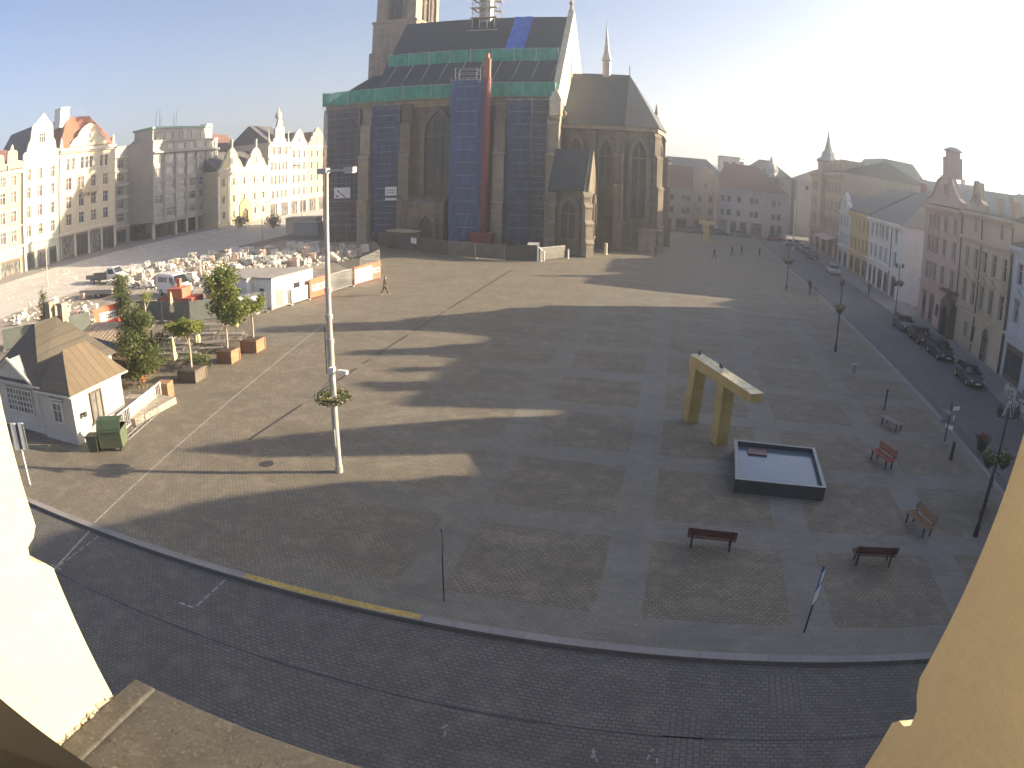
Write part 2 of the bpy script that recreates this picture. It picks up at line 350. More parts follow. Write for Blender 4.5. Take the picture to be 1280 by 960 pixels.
# hills far off
def hill(x, y, rx, ry, h):
    vs, fs = [], []; n = 40
    for j in range(9):
        r = j/8
        for i in range(n):
            t = 2*math.pi*i/n; vs.append((x+rx*r*math.cos(t), y+ry*r*math.sin(t), -1+h*(math.cos(math.pi*r)+1)/2*(1+.12*math.sin(5*t+j)*r)))
    for j in range(8):
        for i in range(n):
            fs.append((j*n+i, (j+1)*n+i, (j+1)*n+(i+1) % n, j*n+(i+1) % n))
    struct(MB().add(vs, fs).build('hill', mat_hill, smooth=True))
hill(40, 850, 260, 170, 30); hill(380, 820, 260, 170, 24); hill(-560, 800, 330, 190, 24)

# ------------------------------------------------------------------ the window the view is taken from
ww = thing('window_wall', 'yellow plaster wall with the open window and worn stone sill', 'wall', (0,0,H))
def jamb(e, x0, x1, flip):
    poly = [(e[0],3.2),(e[1],-.10),(e[2],-.455),(e[2]-.012,-.470),(e[2]-.030,-.478),(e[2]-.034,-.497),(e[2]-.020,-.512),(e[3]-.014,-.519),(e[3],-.535),(e[4],-.83),(e[4],-.849),(-.35,-.849),(-.35,3.2)]
    return MB().prism(poly, x0, x1, axis='x').build('reveal', mat_plaster, ww)
for x0, x1 in ((-1.5,-.838),(-3.4,-2.75)): jamb((.43,.487,.503,.512,.531), x0, x1, 0)
for x0, x1 in ((.325,.98),(2.2,2.85)): jamb((.40,.474,.517,.528,.545), x0, x1, 1)
b_ = MB().box(-9,9,-.35,.527,-11.9,-.85).build('wall', mat_plaster, ww)
for x0, x1 in ((.99,2.19),(-2.74,-1.51)): MB().prism([(-.35,-.849),(.60,-.849),(.606,-.842),(.603,-.831),(.30,-.815),(-.35,-.815)], x0, x1, axis='x').build('window_sill', mat_sill, ww)
# sill: slab with a drip edge and a raised left upstand
s = MB()
s.prism([(-.35,-.85),(.60,-.85),(.606,-.842),(.603,-.831),(.30,-.815),(-.35,-.815)], -.829, .33, axis='x')
s.prism([(.30,-.8149),(.598,-.8309),(.598,-.822),(.56,-.818),(.30,-.806)], -.829, -.775, axis='x')
sill = s.build('window_sill', mat_sill, ww)
bev = sill.modifiers.new('b', 'BEVEL'); bev.width = .006; bev.segments = 2
e = MB()
random.seed(3)
for i in range(150):
    y = .31 + .22*i/150; e.obox((-.836+random.uniform(-.003,.007)*random.random(), y, -.822+abs(random.gauss(0,.008))-(y-.31)*.05), (.008*random.uniform(.4,1.4), .006*random.uniform(.5,2.2), .006*random.uniform(.4,1.8)), random.random()*3, 0, random.uniform(-.8,.8))
e.build('plaster_edge', mat_plaster_edge, ww)
fr = tag(MB().box(-1.49,.31,-.34,.208,-.60,-.4849).build('housing_board', mat_board, None, loc=(0,0,H)), 'dark added board standing in for the camera housing beside the sunlit window jamb', 'board')  # added board, makes the dark corner left by the camera housing
lv = MB()
for i in range(26):
    x, y = random.uniform(-.70,-.55), random.uniform(.305,.40)
    a = random.random()*6; r = random.uniform(.006,.016); z = -.809+random.uniform(0,.01)-max(0,y-.3)*.05
    lv.add([(x+r*math.cos(a+t), y+r*.6*math.sin(a+t), z+random.uniform(0,.006)) for t in (0,1.2,2.4,3.8,5)], [(0,1,2,3,4)])
lo = lv.build('leaf_litter', mat_leafdry, None, loc=(0,0,H)); lo['kind'] = 'stuff'; lo['label'] = 'dry leaf litter lying on the window sill'; lo['category'] = 'leaves'
# ------------------------------------------------------------------ town houses
WIN = {}
def window_mesh(w, h, style, fm, gm, sm):
    key = (w, h, style, fm.name, gm.name, sm.name)
    if key in WIN: return WIN[key]
    fr, gl = MB(), MB(); t = .09
    fl = style.endswith('!'); style = style.rstrip('!'); s0, s1 = (-.10, .05) if fl else (-.28, -.215)
    if style == 'arch':
        def out(e): return [(-w/2-e, -e)] + [(-(w/2+e)*math.cos(a), h-w/2+(w/2+e)*math.sin(a)) for a in [i*math.pi/10 for i in range(11)]] + [(w/2+e, -e)]
        fr.ring(out(.18), out(.002), s0, s1+.03, 1)
        fr.ring(out(0), out(-t), -.10, .04, 0)
        fr.box(-.04,.04,-.08,.02,t,h-t,0)
        if h > 2.2: fr.box(-w/2+t,w/2-t,-.08,.02,h*.6-.04,h*.6+.04,0)
        gl.prism(out(-.03), .0, .05)
    else:
        o = [(-w/2,0),(w/2,0),(w/2,h),(-w/2,h)]; i_ = [(-w/2+t,t),(w/2-t,t),(w/2-t,h-t),(-w/2+t,h-t)]
        fr.ring(o, i_, -.05, .06, 0)
        nm = max(1, round(w/.75))
        for k in range(1, nm): fr.box(-w/2+w*k/nm-.045, -w/2+w*k/nm+.045, -.04, .04, t, h-t, 0)
        if h > 1.5: fr.box(-w/2+t, w/2-t, -.035, .035, h*.66-.045, h*.66+.045, 0)
        if style != 'bare':
            e = .16; so = [(-w/2-e,-.02),(w/2+e,-.02),(w/2+e,h+e),(-w/2-e,h+e)]
            fr.ring(so, [(-w/2-.002,-.001),(w/2+.002,-.001),(w/2+.002,h+.002),(-w/2-.002,h+.002)], s0, s1, 1)
            fr.box(-w/2-.28, w/2+.28, s0-.12, s1, -.16, -.021, 1)
            if style == 'hood':
                fr.box(-w/2-.3, w/2+.3, s0-.17, s1, h+.32, h+.46, 1)
            if style == 'ped':
                fr.prism([(-w/2-.38,h+.28),(w/2+.38,h+.28),(w/2+.38,h+.38),(0,h+.85),(-w/2-.38,h+.38)], s0-.2, s1, 1)
        gl.box(-w/2+.03, w/2-.03, .0, .05, .03, h-.03)
    WIN[key] = (fr.mesh('window', [fm, sm]), gl.mesh('pane', gm)); return WIN[key]
def put_window(root, x, z, w, h, style, fm, gm, sm, v=.22):
    a, b = window_mesh(w, h, style, fm, gm, sm)
    o = inst('window', a, root, (x, v, z)); inst('pane', b, o); return o
def front_wall(mb, w, z0, z1, holes, depth=.3, m=0):
    xs = sorted({0, w, *[round(c, 4) for h in holes for c in (h[0], h[1])]}); zs = sorted({z0, z1, *[round(c, 4) for h in holes for c in (h[2], h[3])]})
    for i in range(len(xs)-1):
        for j in range(len(zs)-1):
            cx, cz = (xs[i]+xs[i+1])/2, (zs[j]+zs[j+1])/2
            if any(h[0] < cx < h[1] and h[2] < cz < h[3] for h in holes): continue
            mb.quad((xs[i],0,zs[j]),(xs[i+1],0,zs[j]),(xs[i+1],0,zs[j+1]),(xs[i],0,zs[j+1]), m=m)
    for a, b, c, d in holes:
        mb.quad((a,0,c),(a,depth,c),(a,depth,d),(a,0,d), m=m); mb.quad((b,0,c),(b,0,d),(b,depth,d),(b,depth,c), m=m)
        mb.quad((a,0,c),(b,0,c),(b,depth,c),(a,depth,c), m=m); mb.quad((a,0,d),(a,depth,d),(b,depth,d),(b,0,d), m=m)
        mb.quad((a,depth,c),(b,depth,c),(b,depth,d),(a,depth,d), m=m)
def spread(n, w, margin=1.2): return [margin + (w-2*margin)*(i+.5)/n for i in range(n)]
def house(name, label, loc, rz, w, d, h, wm, rows, roof=None, cat='building', group=None, sm=None, fm=None, gm=None, bands=(), gables=(), chim=0, shop=None, pipes=()):
    """rows: (sill z, height, width, [centres], style); roof: (kind, rise, material)"""
    west = abs(rz-R(90)) < .01
    if west: loc = (loc[0]*.9, loc[1]*.9, 1.24)
    root = thing(name, label, cat, loc, rz, group); sm = sm or (mat_offwhite if west else wm); fm = fm or (mat_frame if west else mat_frame_grey); gm = gm or mat_glass
    if west: root.scale = (.9,.9,.9)
    holes = [(x-r[2]/2, x+r[2]/2, r[0], r[0]+r[1]) for r in rows for x in r[3]]
    if shop: holes += [(a, b, .02, shop['h']) for a, b in shop['bays']]
    mb = MB(); front_wall(mb, w, -1.5, h, holes)
    mb.quad((0,0,-1.5),(0,0,h),(0,d,h),(0,d,-1.5)); mb.quad((w,0,-1.5),(w,d,-1.5),(w,d,h),(w,0,h)); mb.quad((0,d,-1.5),(0,d,h),(w,d,h),(w,d,-1.5)); mb.quad((0,0,h),(w,0,h),(w,d,h),(0,d,h))
    mb.build('wall', wm, root)
    for r in rows:
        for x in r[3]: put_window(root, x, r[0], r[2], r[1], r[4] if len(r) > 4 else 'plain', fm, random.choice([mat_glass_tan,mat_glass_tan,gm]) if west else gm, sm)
    if shop:
        for a, b in shop['bays']:
            f = MB(); sh = shop['h']; f.ring([(a,.02),(b,.02),(b,sh),(a,sh)], [(a+.1,.4),(b-.1,.4),(b-.1,sh-.5),(a+.1,sh-.5)], .08, .2, 0)
            n = max(1, round((b-a)/1.5))
            for k_ in range(1, n): f.box(a+(b-a)*k_/n-.05, a+(b-a)*k_/n+.05, .1, .19, .4, sh-.5)
            q = f.build('shopfront', shop.get('m', mat_frame_dark), root); MB().box(a+.08, b-.08, .21, .25, .38, sh-.48).build('pane', mat_glass, q)
    for z, out, th in bands:
        c = MB(); c.box(-.02, w+.02, -out, .05, z, z+th); c.box(-.01, w+.01, -out*.5, .05, z-th*.7, z-.002); c.build('cornice', sm, root)
    for x in pipes: MB().tube((x,-.12,.1),(x,-.12,h-.1),.07,n=6).build('drainpipe', mat_dark, root)
    if roof:
        kind, rise, rm = roof[:3]; o = .03 if gables and kind == 'gable' else .35; r = MB(); zb = h+.004
        if kind == 'gable':      # ridge along the facade
            r.prism([(-o,zb),(d+o,zb),(d+o,zb+.15),(d/2,zb+rise),(-o,zb+.15)], -.01, w+.01, axis='x')
        elif kind == 'hip':
            i = roof[3] if len(roof) > 3 else min(d/2, w/2)*.9
            il, ir = (i if isinstance(i, tuple) else (i, i))
            r.add([(-o,-o,zb),(w+o,-o,zb),(w+o,d+o,zb),(-o,d+o,zb),(il,d/2,zb+rise),(w-ir,d/2,zb+rise)], [(3,2,1,0),(0,1,5,4),(1,2,5),(2,3,4,5),(3,0,4)])
        elif kind == 'front':    # ridge runs back from the facade
            r.prism([(-.01,zb),(w+.01,zb),(w/2,zb+rise)], .1, d)
        elif kind == 'mansard':
            i = roof[3]
            r.add([(-.1,-.1,zb),(w+.1,-.1,zb),(w+.1,d,zb),(-.1,d,zb),(i,i*.8,zb+rise),(w-i,i*.8,zb+rise),(w-i,d-i,zb+rise),(i,d-i,zb+rise)], [(3,2,1,0),(0,1,5,4),(1,2,6,5),(2,3,7,6),(3,0,4,7),(4,5,6,7)])
        elif kind == 'flat': r.box(-.1, w+.1, -.1, d, zb, zb+.35)
        ro = r.build('roof', rm, root)
        for k_ in range(chim):
            cx, cy = w*(.2+.6*random.random()), d*(.45+.2*random.random())
            c = MB(); c.box(cx-.5, cx+.5, cy-.35, cy+.35, h+rise*.5, h+rise+random.uniform(.6,1.3)); c.box(cx-.58, cx+.58, cy-.43, cy+.43, h+rise+1.31, h+rise+1.45); c.build('chimney', random.choice([mat_brick, mat_offwhite]), ro)
    for gpoly, gm_, wins in gables:
        g = MB().prism(gpoly, -.03, .55); go = g.build('gable', gm_, root)
        t_ = MB()
        n_ = len(gpoly)
        for i in range(1, n_-1):     # coping along the sloping edge
            (a, b), (c, e) = gpoly[i], gpoly[(i+1) % n_]
            if i+1 < n_: t_.tube((a,-.1,b),(c,-.1,e),.13,n=5)
        t_.build('coping', sm, go)
        for x, z, ww_, wh, st in wins: put_window(go, x, z, ww_, wh, st+'!', fm, mat_glass, sm, v=-.09)
    return root
def scroll(cx, z, w, h, fin=0):
    """outline of a curved baroque gable, symmetrical about cx"""
    L = [(-.5,0),(-.5,.10),(-.46,.14),(-.43,.25),(-.37,.36),(-.29,.44),(-.27,.55),(-.25,.62),(-.20,.74),(-.12,.86),(-.05,.93)]
    p = [(cx+a*w, z+b*h) for a, b in L]
    if fin: p += [(cx-.12, z+.95*h), (cx-.10, z+h+fin), (cx+.10, z+h+fin), (cx+.12, z+.95*h)]
    else: p += [(cx, z+.96*h)]
    return p + [(cx-a*w, z+b*h) for a, b in reversed(L)]
def step(cx, z, w, h):
    L = [(-.5,0),(-.5,.16),(-.40,.20),(-.37,.45),(-.28,.50),(-.26,.70),(-.15,.74),(-.13,.88),(0,1)]
    return [(cx+a*w, z+b*h) for a, b in L] + [(cx-a*w, z+b*h) for a, b in reversed(L[:-1])]

mat_frame_grey = M('window_frame_grey', (.30,.285,.27), var=.08, scale=2, rough=.55)
mat_brick = M_blocks('red_brick', (.32,.13,.085), .25, .08, var=.2)
mat_tile_brown = M_blocks('brown_red_roof_tiles', (.30,.115,.065), .3, .35, axis='xz', var=.2, joint=.6, rough=.75)
mat_tile_orange = M_blocks('orange_roof_tiles', (.44,.18,.09), .3, .35, var=.2, joint=.6, rough=.75)
mat_tile_grey = M_blocks('grey_roof_slates', (.115,.108,.105), .3, .3, var=.2, joint=.6, rough=.6)
mat_tile_dull = M_blocks('dull_brown_tiles', (.185,.098,.072), .3, .35, var=.2, joint=.6)
mat_copper = M('green_copper_roof', (.20,.36,.28), var=.15, scale=1, rough=.6, streak=.3)
mat_copper_dull = M('dull_green_copper_roof', (.10,.145,.125), var=.15, scale=1, rough=.6, streak=.3)
mat_lead = M('grey_lead_roof', (.24,.25,.27), var=.15, scale=1, rough=.5, streak=.3)
W1 = M('pink_facade', (0.5,0.3,0.225), var=.06, scale=.8, streak=.15, dirt=.1)
W2 = M('pale_green_facade', (0.42,0.455,0.385), var=.06, scale=.8, streak=.15)
W3 = M('cream_facade', (0.51,0.44,0.32), var=.06, scale=.8, streak=.15)
W4 = M_blocks('grey_concrete_cladding', (.40,.375,.34), 1.5, 3.2, var=.06, mort=.02, joint=.7)
W5 = M('yellow_white_facade', (0.56,0.48,0.31), var=.05, scale=.8, streak=.12)
W6 = M('ivory_facade', (0.48,0.415,0.35), var=.06, scale=.8, streak=.15)
W7 = M('peach_white_facade', (0.48,0.39,0.315), var=.06, scale=.8, streak=.15)
W8 = M('salmon_facade', (0.48,0.285,0.205), var=.06, scale=.8, streak=.15)
W9 = M('grey_beige_facade', (.33,.32,.30), var=.06, scale=.8, streak=.15)
W10 = M('sand_facade', (.44,.37,.29), var=.06, scale=.8, streak=.15)
W11 = M('lavender_facade', (.44,.405,.44), var=.05, scale=.8, streak=.12)
W12 = M('tan_facade', (.37,.29,.215), var=.08, scale=.8, streak=.2)
W13 = M('pale_blue_grey_facade', (.42,.44,.47), var=.06, scale=.8, streak=.15)
W14 = M('ochre_facade', (.48,.35,.17), var=.06, scale=.8, streak=.12)
W15 = M('white_facade', (.58,.575,.58), var=.05, scale=.8, streak=.15)
W16 = M('dusty_pink_facade', (.42,.315,.285), var=.07, scale=.8, streak=.22)
W17 = M('yellow_beige_facade', (.43,.36,.27), var=.07, scale=.8, streak=.22)
WEST, EAST = R(90), R(-90)

# western row, from the left edge of the view towards the church
hz = house('town_house', 'pink corner town house with a red lettered shop band, beside the sunlit window jamb', (-114,58,0), WEST, 20.0, 14, 20.6, W1,
      [(z, 2.3, 1.5, spread(6,20,.9), 'hood') for z in (6.4,10.2,14.0)] + [(17.4, 2.0, 1.5, spread(6,20,.9), 'plain')],
      ('gable', 5, mat_tile_dull), bands=[(5.2,.5,.3),(9.3,.2,.15),(20.0,.7,.4)], gables=[(step(9.5,20.6,13,6.5), W1, [(9.5,22,1.3,1.7,'plain')]), ([(15.6,20.6),(15.6,24.2),(16.4,24.5),(16.8,25.6),(17.2,24.4),(18.2,24.1),(18.4,22.2),(19.9,21.9),(19.9,20.6)], W1, [])],
      shop=dict(h=3.1, bays=[(1,6),(7,12.5),(13.5,19)]), pipes=[19.8])
sg = MB().box(9.5, 19.6, -.32, -.05, 3.5, 4.7).build('sign', M('ivory_signboard', (.80,.72,.62), var=.03, scale=1, rough=.5), hz)
tc = bpy.data.curves.new('lettering', 'FONT'); tc.body = 'POTRAVINY'; tc.size = 1.25; tc.extrude = .03; tc.align_x = 'CENTER'; tc.space_character = 1.1
to_ = bpy.data.objects.new('lettering_curve', tc); COL.objects.link(to_); bpy.context.view_layer.update(); tm = bpy.data.meshes.new_from_object(to_.evaluated_get(bpy.context.evaluated_depsgraph_get())); bpy.data.objects.remove(to_); tm.materials.clear(); tm.materials.append(M('red_lettering', (.55,.06,.04), var=.05, scale=2))
to = bpy.data.objects.new('lettering', tm); COL.objects.link(to); to.parent = sg; to.location = (14.7,-.36,3.66); to.rotation_euler.x = R(90)
house('town_house', 'pale green and white town house with a tall curved gable beside the cream house', (-114,78.12,0), WEST, 10.7, 14, 22.3, W2,
      [(z, 2.3, 1.2, [1.8,5.2,8.9], 'hood') for z in (6.6,10.4,14.2)] + [(17.8, 2.3, 1.2, [1.8,5.2,8.9], 'ped')],
      ('front', 7.2, mat_tile_grey), bands=[(5.3,.5,.3),(21.6,.5,.4)], gables=[([(.1,22.3),(.1,23.4),(1.0,23.6),(1.5,25.4),(2.0,26.0),(2.3,28.9),(3.2,29.4),(5.35,31.4),(7.3,29.4),(8.2,28.9),(8.6,26.0),(9.2,25.4),(9.7,23.6),(10.6,23.4),(10.6,22.3)], W2, [(5.35,25.2,1.9,2.1,'bare')])],
      shop=dict(h=3.6, bays=[(.9,3.2),(4.0,6.6),(7.6,9.8)]), pipes=[.1])
ch = house('town_house', 'cream town house with a round topped gable and a high brown tiled roof', (-114,88.9,0), WEST, 18.2, 17, 23.4, W3,
      [(7.0, 2.4, 1.7, spread(4,18.2), 'plain'), (10.6, 2.5, 1.7, spread(4,18.2), 'hood'), (14.4, 2.6, 1.7, spread(4,18.2), 'ped'), (18.6, 2.6, 1.0, [2.8,4.4,7.3,8.7,10.1,13.6,15.2], 'plain')],
      ('mansard', 7.4, mat_tile_brown, 5.5), bands=[(5.5,.35,.3),(22.6,.9,.5)], gables=[(scroll(9.3,23.4,12.4,5.2), W3, [(9.3,24.9,1.0,1.6,'arch')])],
      shop=dict(h=5.0, bays=[(.6,4.6),(5.2,9.0),(9.6,13.2),(13.8,17.6)]), pipes=[.15])
bc = MB(); bc.box(6.6,12.0,-1.1,-.02,13.2,13.5); bc.box(6.6,12.0,-1.1,-.95,13.5,14.35); bc.box(6.6,6.75,-.95,-.02,13.5,14.35); bc.box(11.85,12.0,-.95,-.02,13.5,14.35); bc.build('balcony', M('tan_balcony_stone', (.46,.36,.25), var=.12, scale=2), ch)
for u in (7.1,9.3,11.5): MB().prism([(-.95,13.19),(-.02,13.19),(-.02,12.2)], u-.14, u+.14, axis='x').build('bracket', W3, ch)
c = MB(); c.box(2.9,5.6,4,6.5,28.6,32.8); c.box(2.75,5.75,3.85,6.65,32.8,33.05); c.build('chimney', mat_white, ch)
for u in (.7, 17.5): MB().lathe([(.5,23.4),(.5,24.2),(.3,24.4),(.42,24.8),(.1,25.6),(.02,26)], (u,.3,0), 8).build('finial', mat_offwhite, ch)
# grey modernist block with its set-back wing
gb = thing('office_block', 'grey concrete six storey block with ribbon windows and a roof pavilion', 'building', (-99,104.76,1.24), WEST); gb.scale = (.9,.9,.9)
gw, gh = 25.7, 22.7
cols = [2.0,6.6,10.9,15.0,19.2,23.3]
rowz = [4.9,8.1,11.3,14.5,17.6]
holes = [(x-1.55,x+1.55,z,z+2.0) for x in cols for z in rowz] + [(x-1.4,x+1.4,20.9,22.3) for x in cols]
mb = MB(); front_wall(mb, gw, 3.95, gh, holes)
for q in (0, gw): mb.quad((q,0,3.95),(q,9,3.95),(q,9,gh),(q,0,gh))
mb.quad((0,9,0),(gw,9,0),(gw,9,gh),(0,9,gh)); mb.quad((0,0,gh),(gw,0,gh),(gw,9,gh),(0,9,gh)); mb.quad((0,0,3.95),(gw,0,3.95),(gw,9,3.95),(0,9,3.95))
for v in (1.6,2.6,3.6,4.6): mb.box(-.06,-.001,v-.09,v+.09,4.2,18.9)
for z in (11,13.6): mb.box(-.05,-.001,6.6,7.0,z,z+1.1)
mb.build('wall', W4, gb)
for x in cols:
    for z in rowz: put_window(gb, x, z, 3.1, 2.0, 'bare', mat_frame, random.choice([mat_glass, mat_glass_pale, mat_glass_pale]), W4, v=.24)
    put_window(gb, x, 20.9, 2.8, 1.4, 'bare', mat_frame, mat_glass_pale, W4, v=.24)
mpil = M('pale_concrete_pilasters', (.38,.355,.32), var=.1, scale=1)
for x in [.26]+[(a+b)/2 for a, b in zip(cols, cols[1:])]+[25.44]: MB().box(x-.25,x+.25,-.22,.0,4.0,19.9).build('pilaster', mpil, gb)
for z, o_ in ((20.0,.9),(22.72,.25),(3.5,.5)): MB().box(-.3 if z > 19 else .0,gw+.02,-o_,8 if z > 22 else .3,z,z+.42).build('cornice', W4, gb)
MB().box(.4,gw-.2,3.2,8.9,-.5,3.5).build('shopfront', M_glass('dark_shop_glass', (.028,.026,.024), .2), gb)
for u in (.35,8.7,13,17.2,21.3,25.2): MB().box(u-.28,u+.28,.0,.56,-.5,3.94).build('pillar', mat_offwhite, gb)
ph = MB(); ph.box(2,25.5,2.2,8.8,22.75,26.1); ph.build('pavilion', W4, gb)
a_ = MB(); a_.box(1.5,25.9,1.8,9,26.11,26.6); a_.build('roof', mat_copper, gb)
for u in (14.5,18.2,22): put_window(gb, u, 23.3, 2.0, 2.5, 'bare', mat_offwhite, mat_glass, W4, v=2.12)
for u in (4.5,8,11): put_window(gb, u, 23.3, 2.6, 1.9, 'bare', mat_frame_dark, mat_glass, W4, v=2.12)
for u, hh in ((6,4.6),(7.4,5),(8.0,3.2),(13,3.6),(14,4.4)): MB().tube((u,5,26.6),(u,5,26.6+hh),.07,n=5).build('antenna', mat_galv, gb)
MB().box(25.9,28.2,4,6.5,22,27.4).build('chimney', mat_white, gb)
house('office_block', 'grey balconied wing set back between the cream house and the concrete block', (-119,107.1,0), WEST, 9.25, 10, 22.8, W4,
      [(z, 2.0, 2.4, [2.2,6.6], 'bare') for z in (5,8.2,11.4,14.6,17.8)], ('flat', .3, mat_lead), bands=[(z,.7,.25) for z in (4,7.4,10.6,13.8,17.0,20.4)], shop=dict(h=3.2, bays=[(.6,4.2),(5,8.6)]))
bq = house('town_house', 'yellow white baroque house with two scrolled gables and a stone portal', (-105.5,136.4,0), WEST, 23.7, 14, 14.2, W5,
      [(2.0, 1.7, 1.15, [2.6,6.9,16.8,21.1], 'plain')] + [(z, 1.9, 1.15, [2.6,7.0,11.85,16.7,21.1], 'plain') for z in (5.8,10.2)],
      ('gable', 5.2, mat_tile_grey), bands=[(13.2,.7,.45),(14.25,.4,.5)], gables=[(scroll(6.2,14.75,9.4,5.4,2.0), W5, [(6.2,15.6,1.1,1.9,'arch')]), (scroll(17.5,14.75,9.4,5.4,2.0), W5, [(17.5,15.6,1.1,1.9,'arch')])])
MB().ring([(9.3,0),(14.4,0),(14.4,5.0),(11.85,6.6),(9.3,5.0)],[(10.6,.02),(13.1,.02),(13.1,3.0),(11.85,4.1),(10.6,3.0)],-.5,-.02).build('portal', M('ochre_portal_stone', (.52,.36,.16), var=.15, scale=3), bq)
MB().prism([(10.55,.02),(13.15,.02),(13.15,3.05),(11.85,4.15),(10.55,3.05)],-.12,-.03).build('door', mat_frame_dark, bq)
for u in (.5,4.8,9.2,14.5,19,23.2): MB().box(u-.25,u+.25,-.16,-.001,1,13.1).build('pilaster', mat_white, bq)
th = house('town_house', 'tall ivory house with a balustrade and narrow stepped gable', (-105.5,160.2,0), WEST, 11.3, 14, 21.2, W6,
      [(5.2,2.2,1.2,[2.2,4.6,6.8,9.1],'hood'), (9.2,2.6,1.0,[1.7,3.7,5.65,7.6,9.6],'arch'), (13.2,2.4,1.0,[1.7,3.7,5.65,7.6,9.6],'arch'), (17.6,2.3,2.2,[2.2,5.65,9.1],'bare')],
      ('gable', 5.5, mat_tile_grey), bands=[(4.6,.5,.3),(16.4,.4,.3),(20.8,.6,.4)], gables=[([(2.4,21.2),(2.4,22.0),(3.3,22.6),(3.3,25.3),(4.2,25.6),(4.6,27.4),(5.65,28.6),(6.7,27.4),(7.1,25.6),(8.0,25.3),(8.0,22.6),(8.9,22.0),(8.9,21.2)], W6, [(4.6,22.6,.7,2.2,'arch'),(5.65,22.6,.7,2.4,'arch'),(6.7,22.6,.7,2.2,'arch')])],
      shop=dict(h=3.8, bays=[(.8,4.6),(6.6,10.4)]))
for u in (.4,10.9): MB().lathe([(.4,21.2),(.35,22),(.15,23),(.2,23.6),(.03,25)], (u,.3,0), 8).build('finial', mat_offwhite, th)
MB().lathe([(.9,28.2),(1.1,28.8),(.9,29.8),(.35,30.3),(.1,31.5),(.02,32)], (5.65,.6,0), 10).build('lantern', mat_offwhite, th)
house('town_house', 'peach white house with a curved gable next to the tall ivory house', (-105.5,171.6,0), WEST, 10.4, 13, 20.2, W7,
      [(z, 2.2, 1.2, [2.2,5.2,8.2], 'hood') for z in (5.4,9.2,13,16.6)], ('front', 4.2, mat_tile_grey), bands=[(4.6,.5,.3),(19.6,.5,.4)], gables=[(scroll(5.2,20.2,9.8,5.2), W7, [(5.2,21.2,1.1,1.7,'arch')])], shop=dict(h=3.8, bays=[(.8,4.4),(6,9.6)]))
house('town_house', 'salmon pink house with a pointed gable beside the church', (-105.5,182.1,0), WEST, 12, 13, 20.4, W8,
      [(z, 2.2, 1.3, [2.3,6,9.7], 'hood') for z in (5.4,9.2,13,16.6)], ('front', 4.4, mat_tile_dull), bands=[(4.6,.5,.3),(19.8,.5,.4)], gables=[(step(6,20.4,11,5.6), W8, [(6,21.6,1.2,1.8,'plain')])], shop=dict(h=3.8, bays=[(.8,5),(7,11)]))
house('town_house', 'dull tiled house rising behind the baroque house', (-121.5,140,0), WEST, 30, 14, 20.5, W9, [(17,1.6,1.2,[5,11,18,25],'bare')], ('gable', 5.5, mat_tile_dull), chim=3)
house('town_house', 'orange tiled low roofed house glimpsed behind the concrete block', (-121.5,128,0), WEST, 11.5, 14, 21.6, W9, [], ('gable', 3.5, mat_tile_orange), chim=1)
house('town_house', 'slate roofed house behind the pink corner house', (-129,70,0), WEST, 9, 10, 24, W6, [(20,1.6,1.2,[2,5],'bare')], ('mansard', 3, mat_tile_brown, 1.5), chim=1)

# northern row
house('town_house', 'grey beige house with a long brown roof between church and sand house', (-16,156,0), 0, 20.1, 11, 9.4, W9,
      [(z,1.5,1.0,[2,4,8,10,14.2,15.4,18.1,19.2],'bare') for z in (3.6,6.5)], ('gable', 5.2, mat_tile_dull), shop=dict(h=2.6, bays=[(9,12),(13.5,15.5),(16.5,19)]), bands=[(9.0,.4,.3)], chim=2)
house('town_house', 'narrow sand coloured house with a small attic gable', (4.2,157,0), 0, 5.6, 11, 12, W10,
      [(3.7,1.7,.95,[1.5,4.0],'plain'), (6.6,1.7,.95,[1.5,4.0],'plain'), (9.8,1.2,.8,[2.8],'plain')], ('front', 2.8, mat_lead), bands=[(9.2,.3,.25),(11.6,.4,.3)], gables=[(scroll(2.8,12,5.2,2.6), W10, [])], shop=dict(h=2.8, bays=[(.6,2.3),(3.2,5)]))
house('town_house', 'long lavender house with a big hipped brown roof', (9.9,158.5,0), 0, 16.6, 13, 10.3, W11,
      [(z,1.5,1.0,[1.2,2.7,5.0,8.0,9.2,13.3,14.6],'bare') for z in (4.1,7.2)], ('hip', 6.0, mat_tile_dull, (2,7)), bands=[(9.8,.5,.4)], chim=2,
      shop=dict(h=2.9, bays=[(.6,2.4),(3.2,4.6),(5.4,7.0),(8.0,10.6),(12.6,13.8),(14.3,15.4)]))
for lab, x, y, w, d, h, rise, wm, rm in [
    ('pale distant house behind the lavender roof', 18, 186, 14, 12, 14.5, 4.5, W9, mat_tile_grey), ('distant hipped house just past the end of the lavender house', 33, 182, 14, 14, 14.5, 3.6, W9, mat_tile_grey),
    ('distant grey house seen over the brown roof by the church', -8, 190, 22, 12, 12.5, 5, W9, mat_tile_grey), ('distant flat topped block above the lavender roof', 13, 205, 6, 8, 19.0, .4, W6, mat_lead)]:
    house('town_house', lab, (x,y,0), 0, w, d, h, wm, [(h-2.6,1.4,1.0,spread(4,w),'bare')], ('hip', rise, rm) if rise > 1 else ('flat', rise, rm))
ct = thing('church_tower', 'small far domed turret rising over the lavender roof', 'tower', (26.4,188,0))
MB().box(-2,2,-2,2,-1,14).build('wall', W6, ct); MB().lathe([(2.2,14),(2.3,14.6),(1.9,15.6),(2.0,16.6),(1.2,17.8),(.6,18.2),(.6,19),(.1,20),(.02,21.2)], (0,0,0), 10).build('dome', mat_lead, ct)

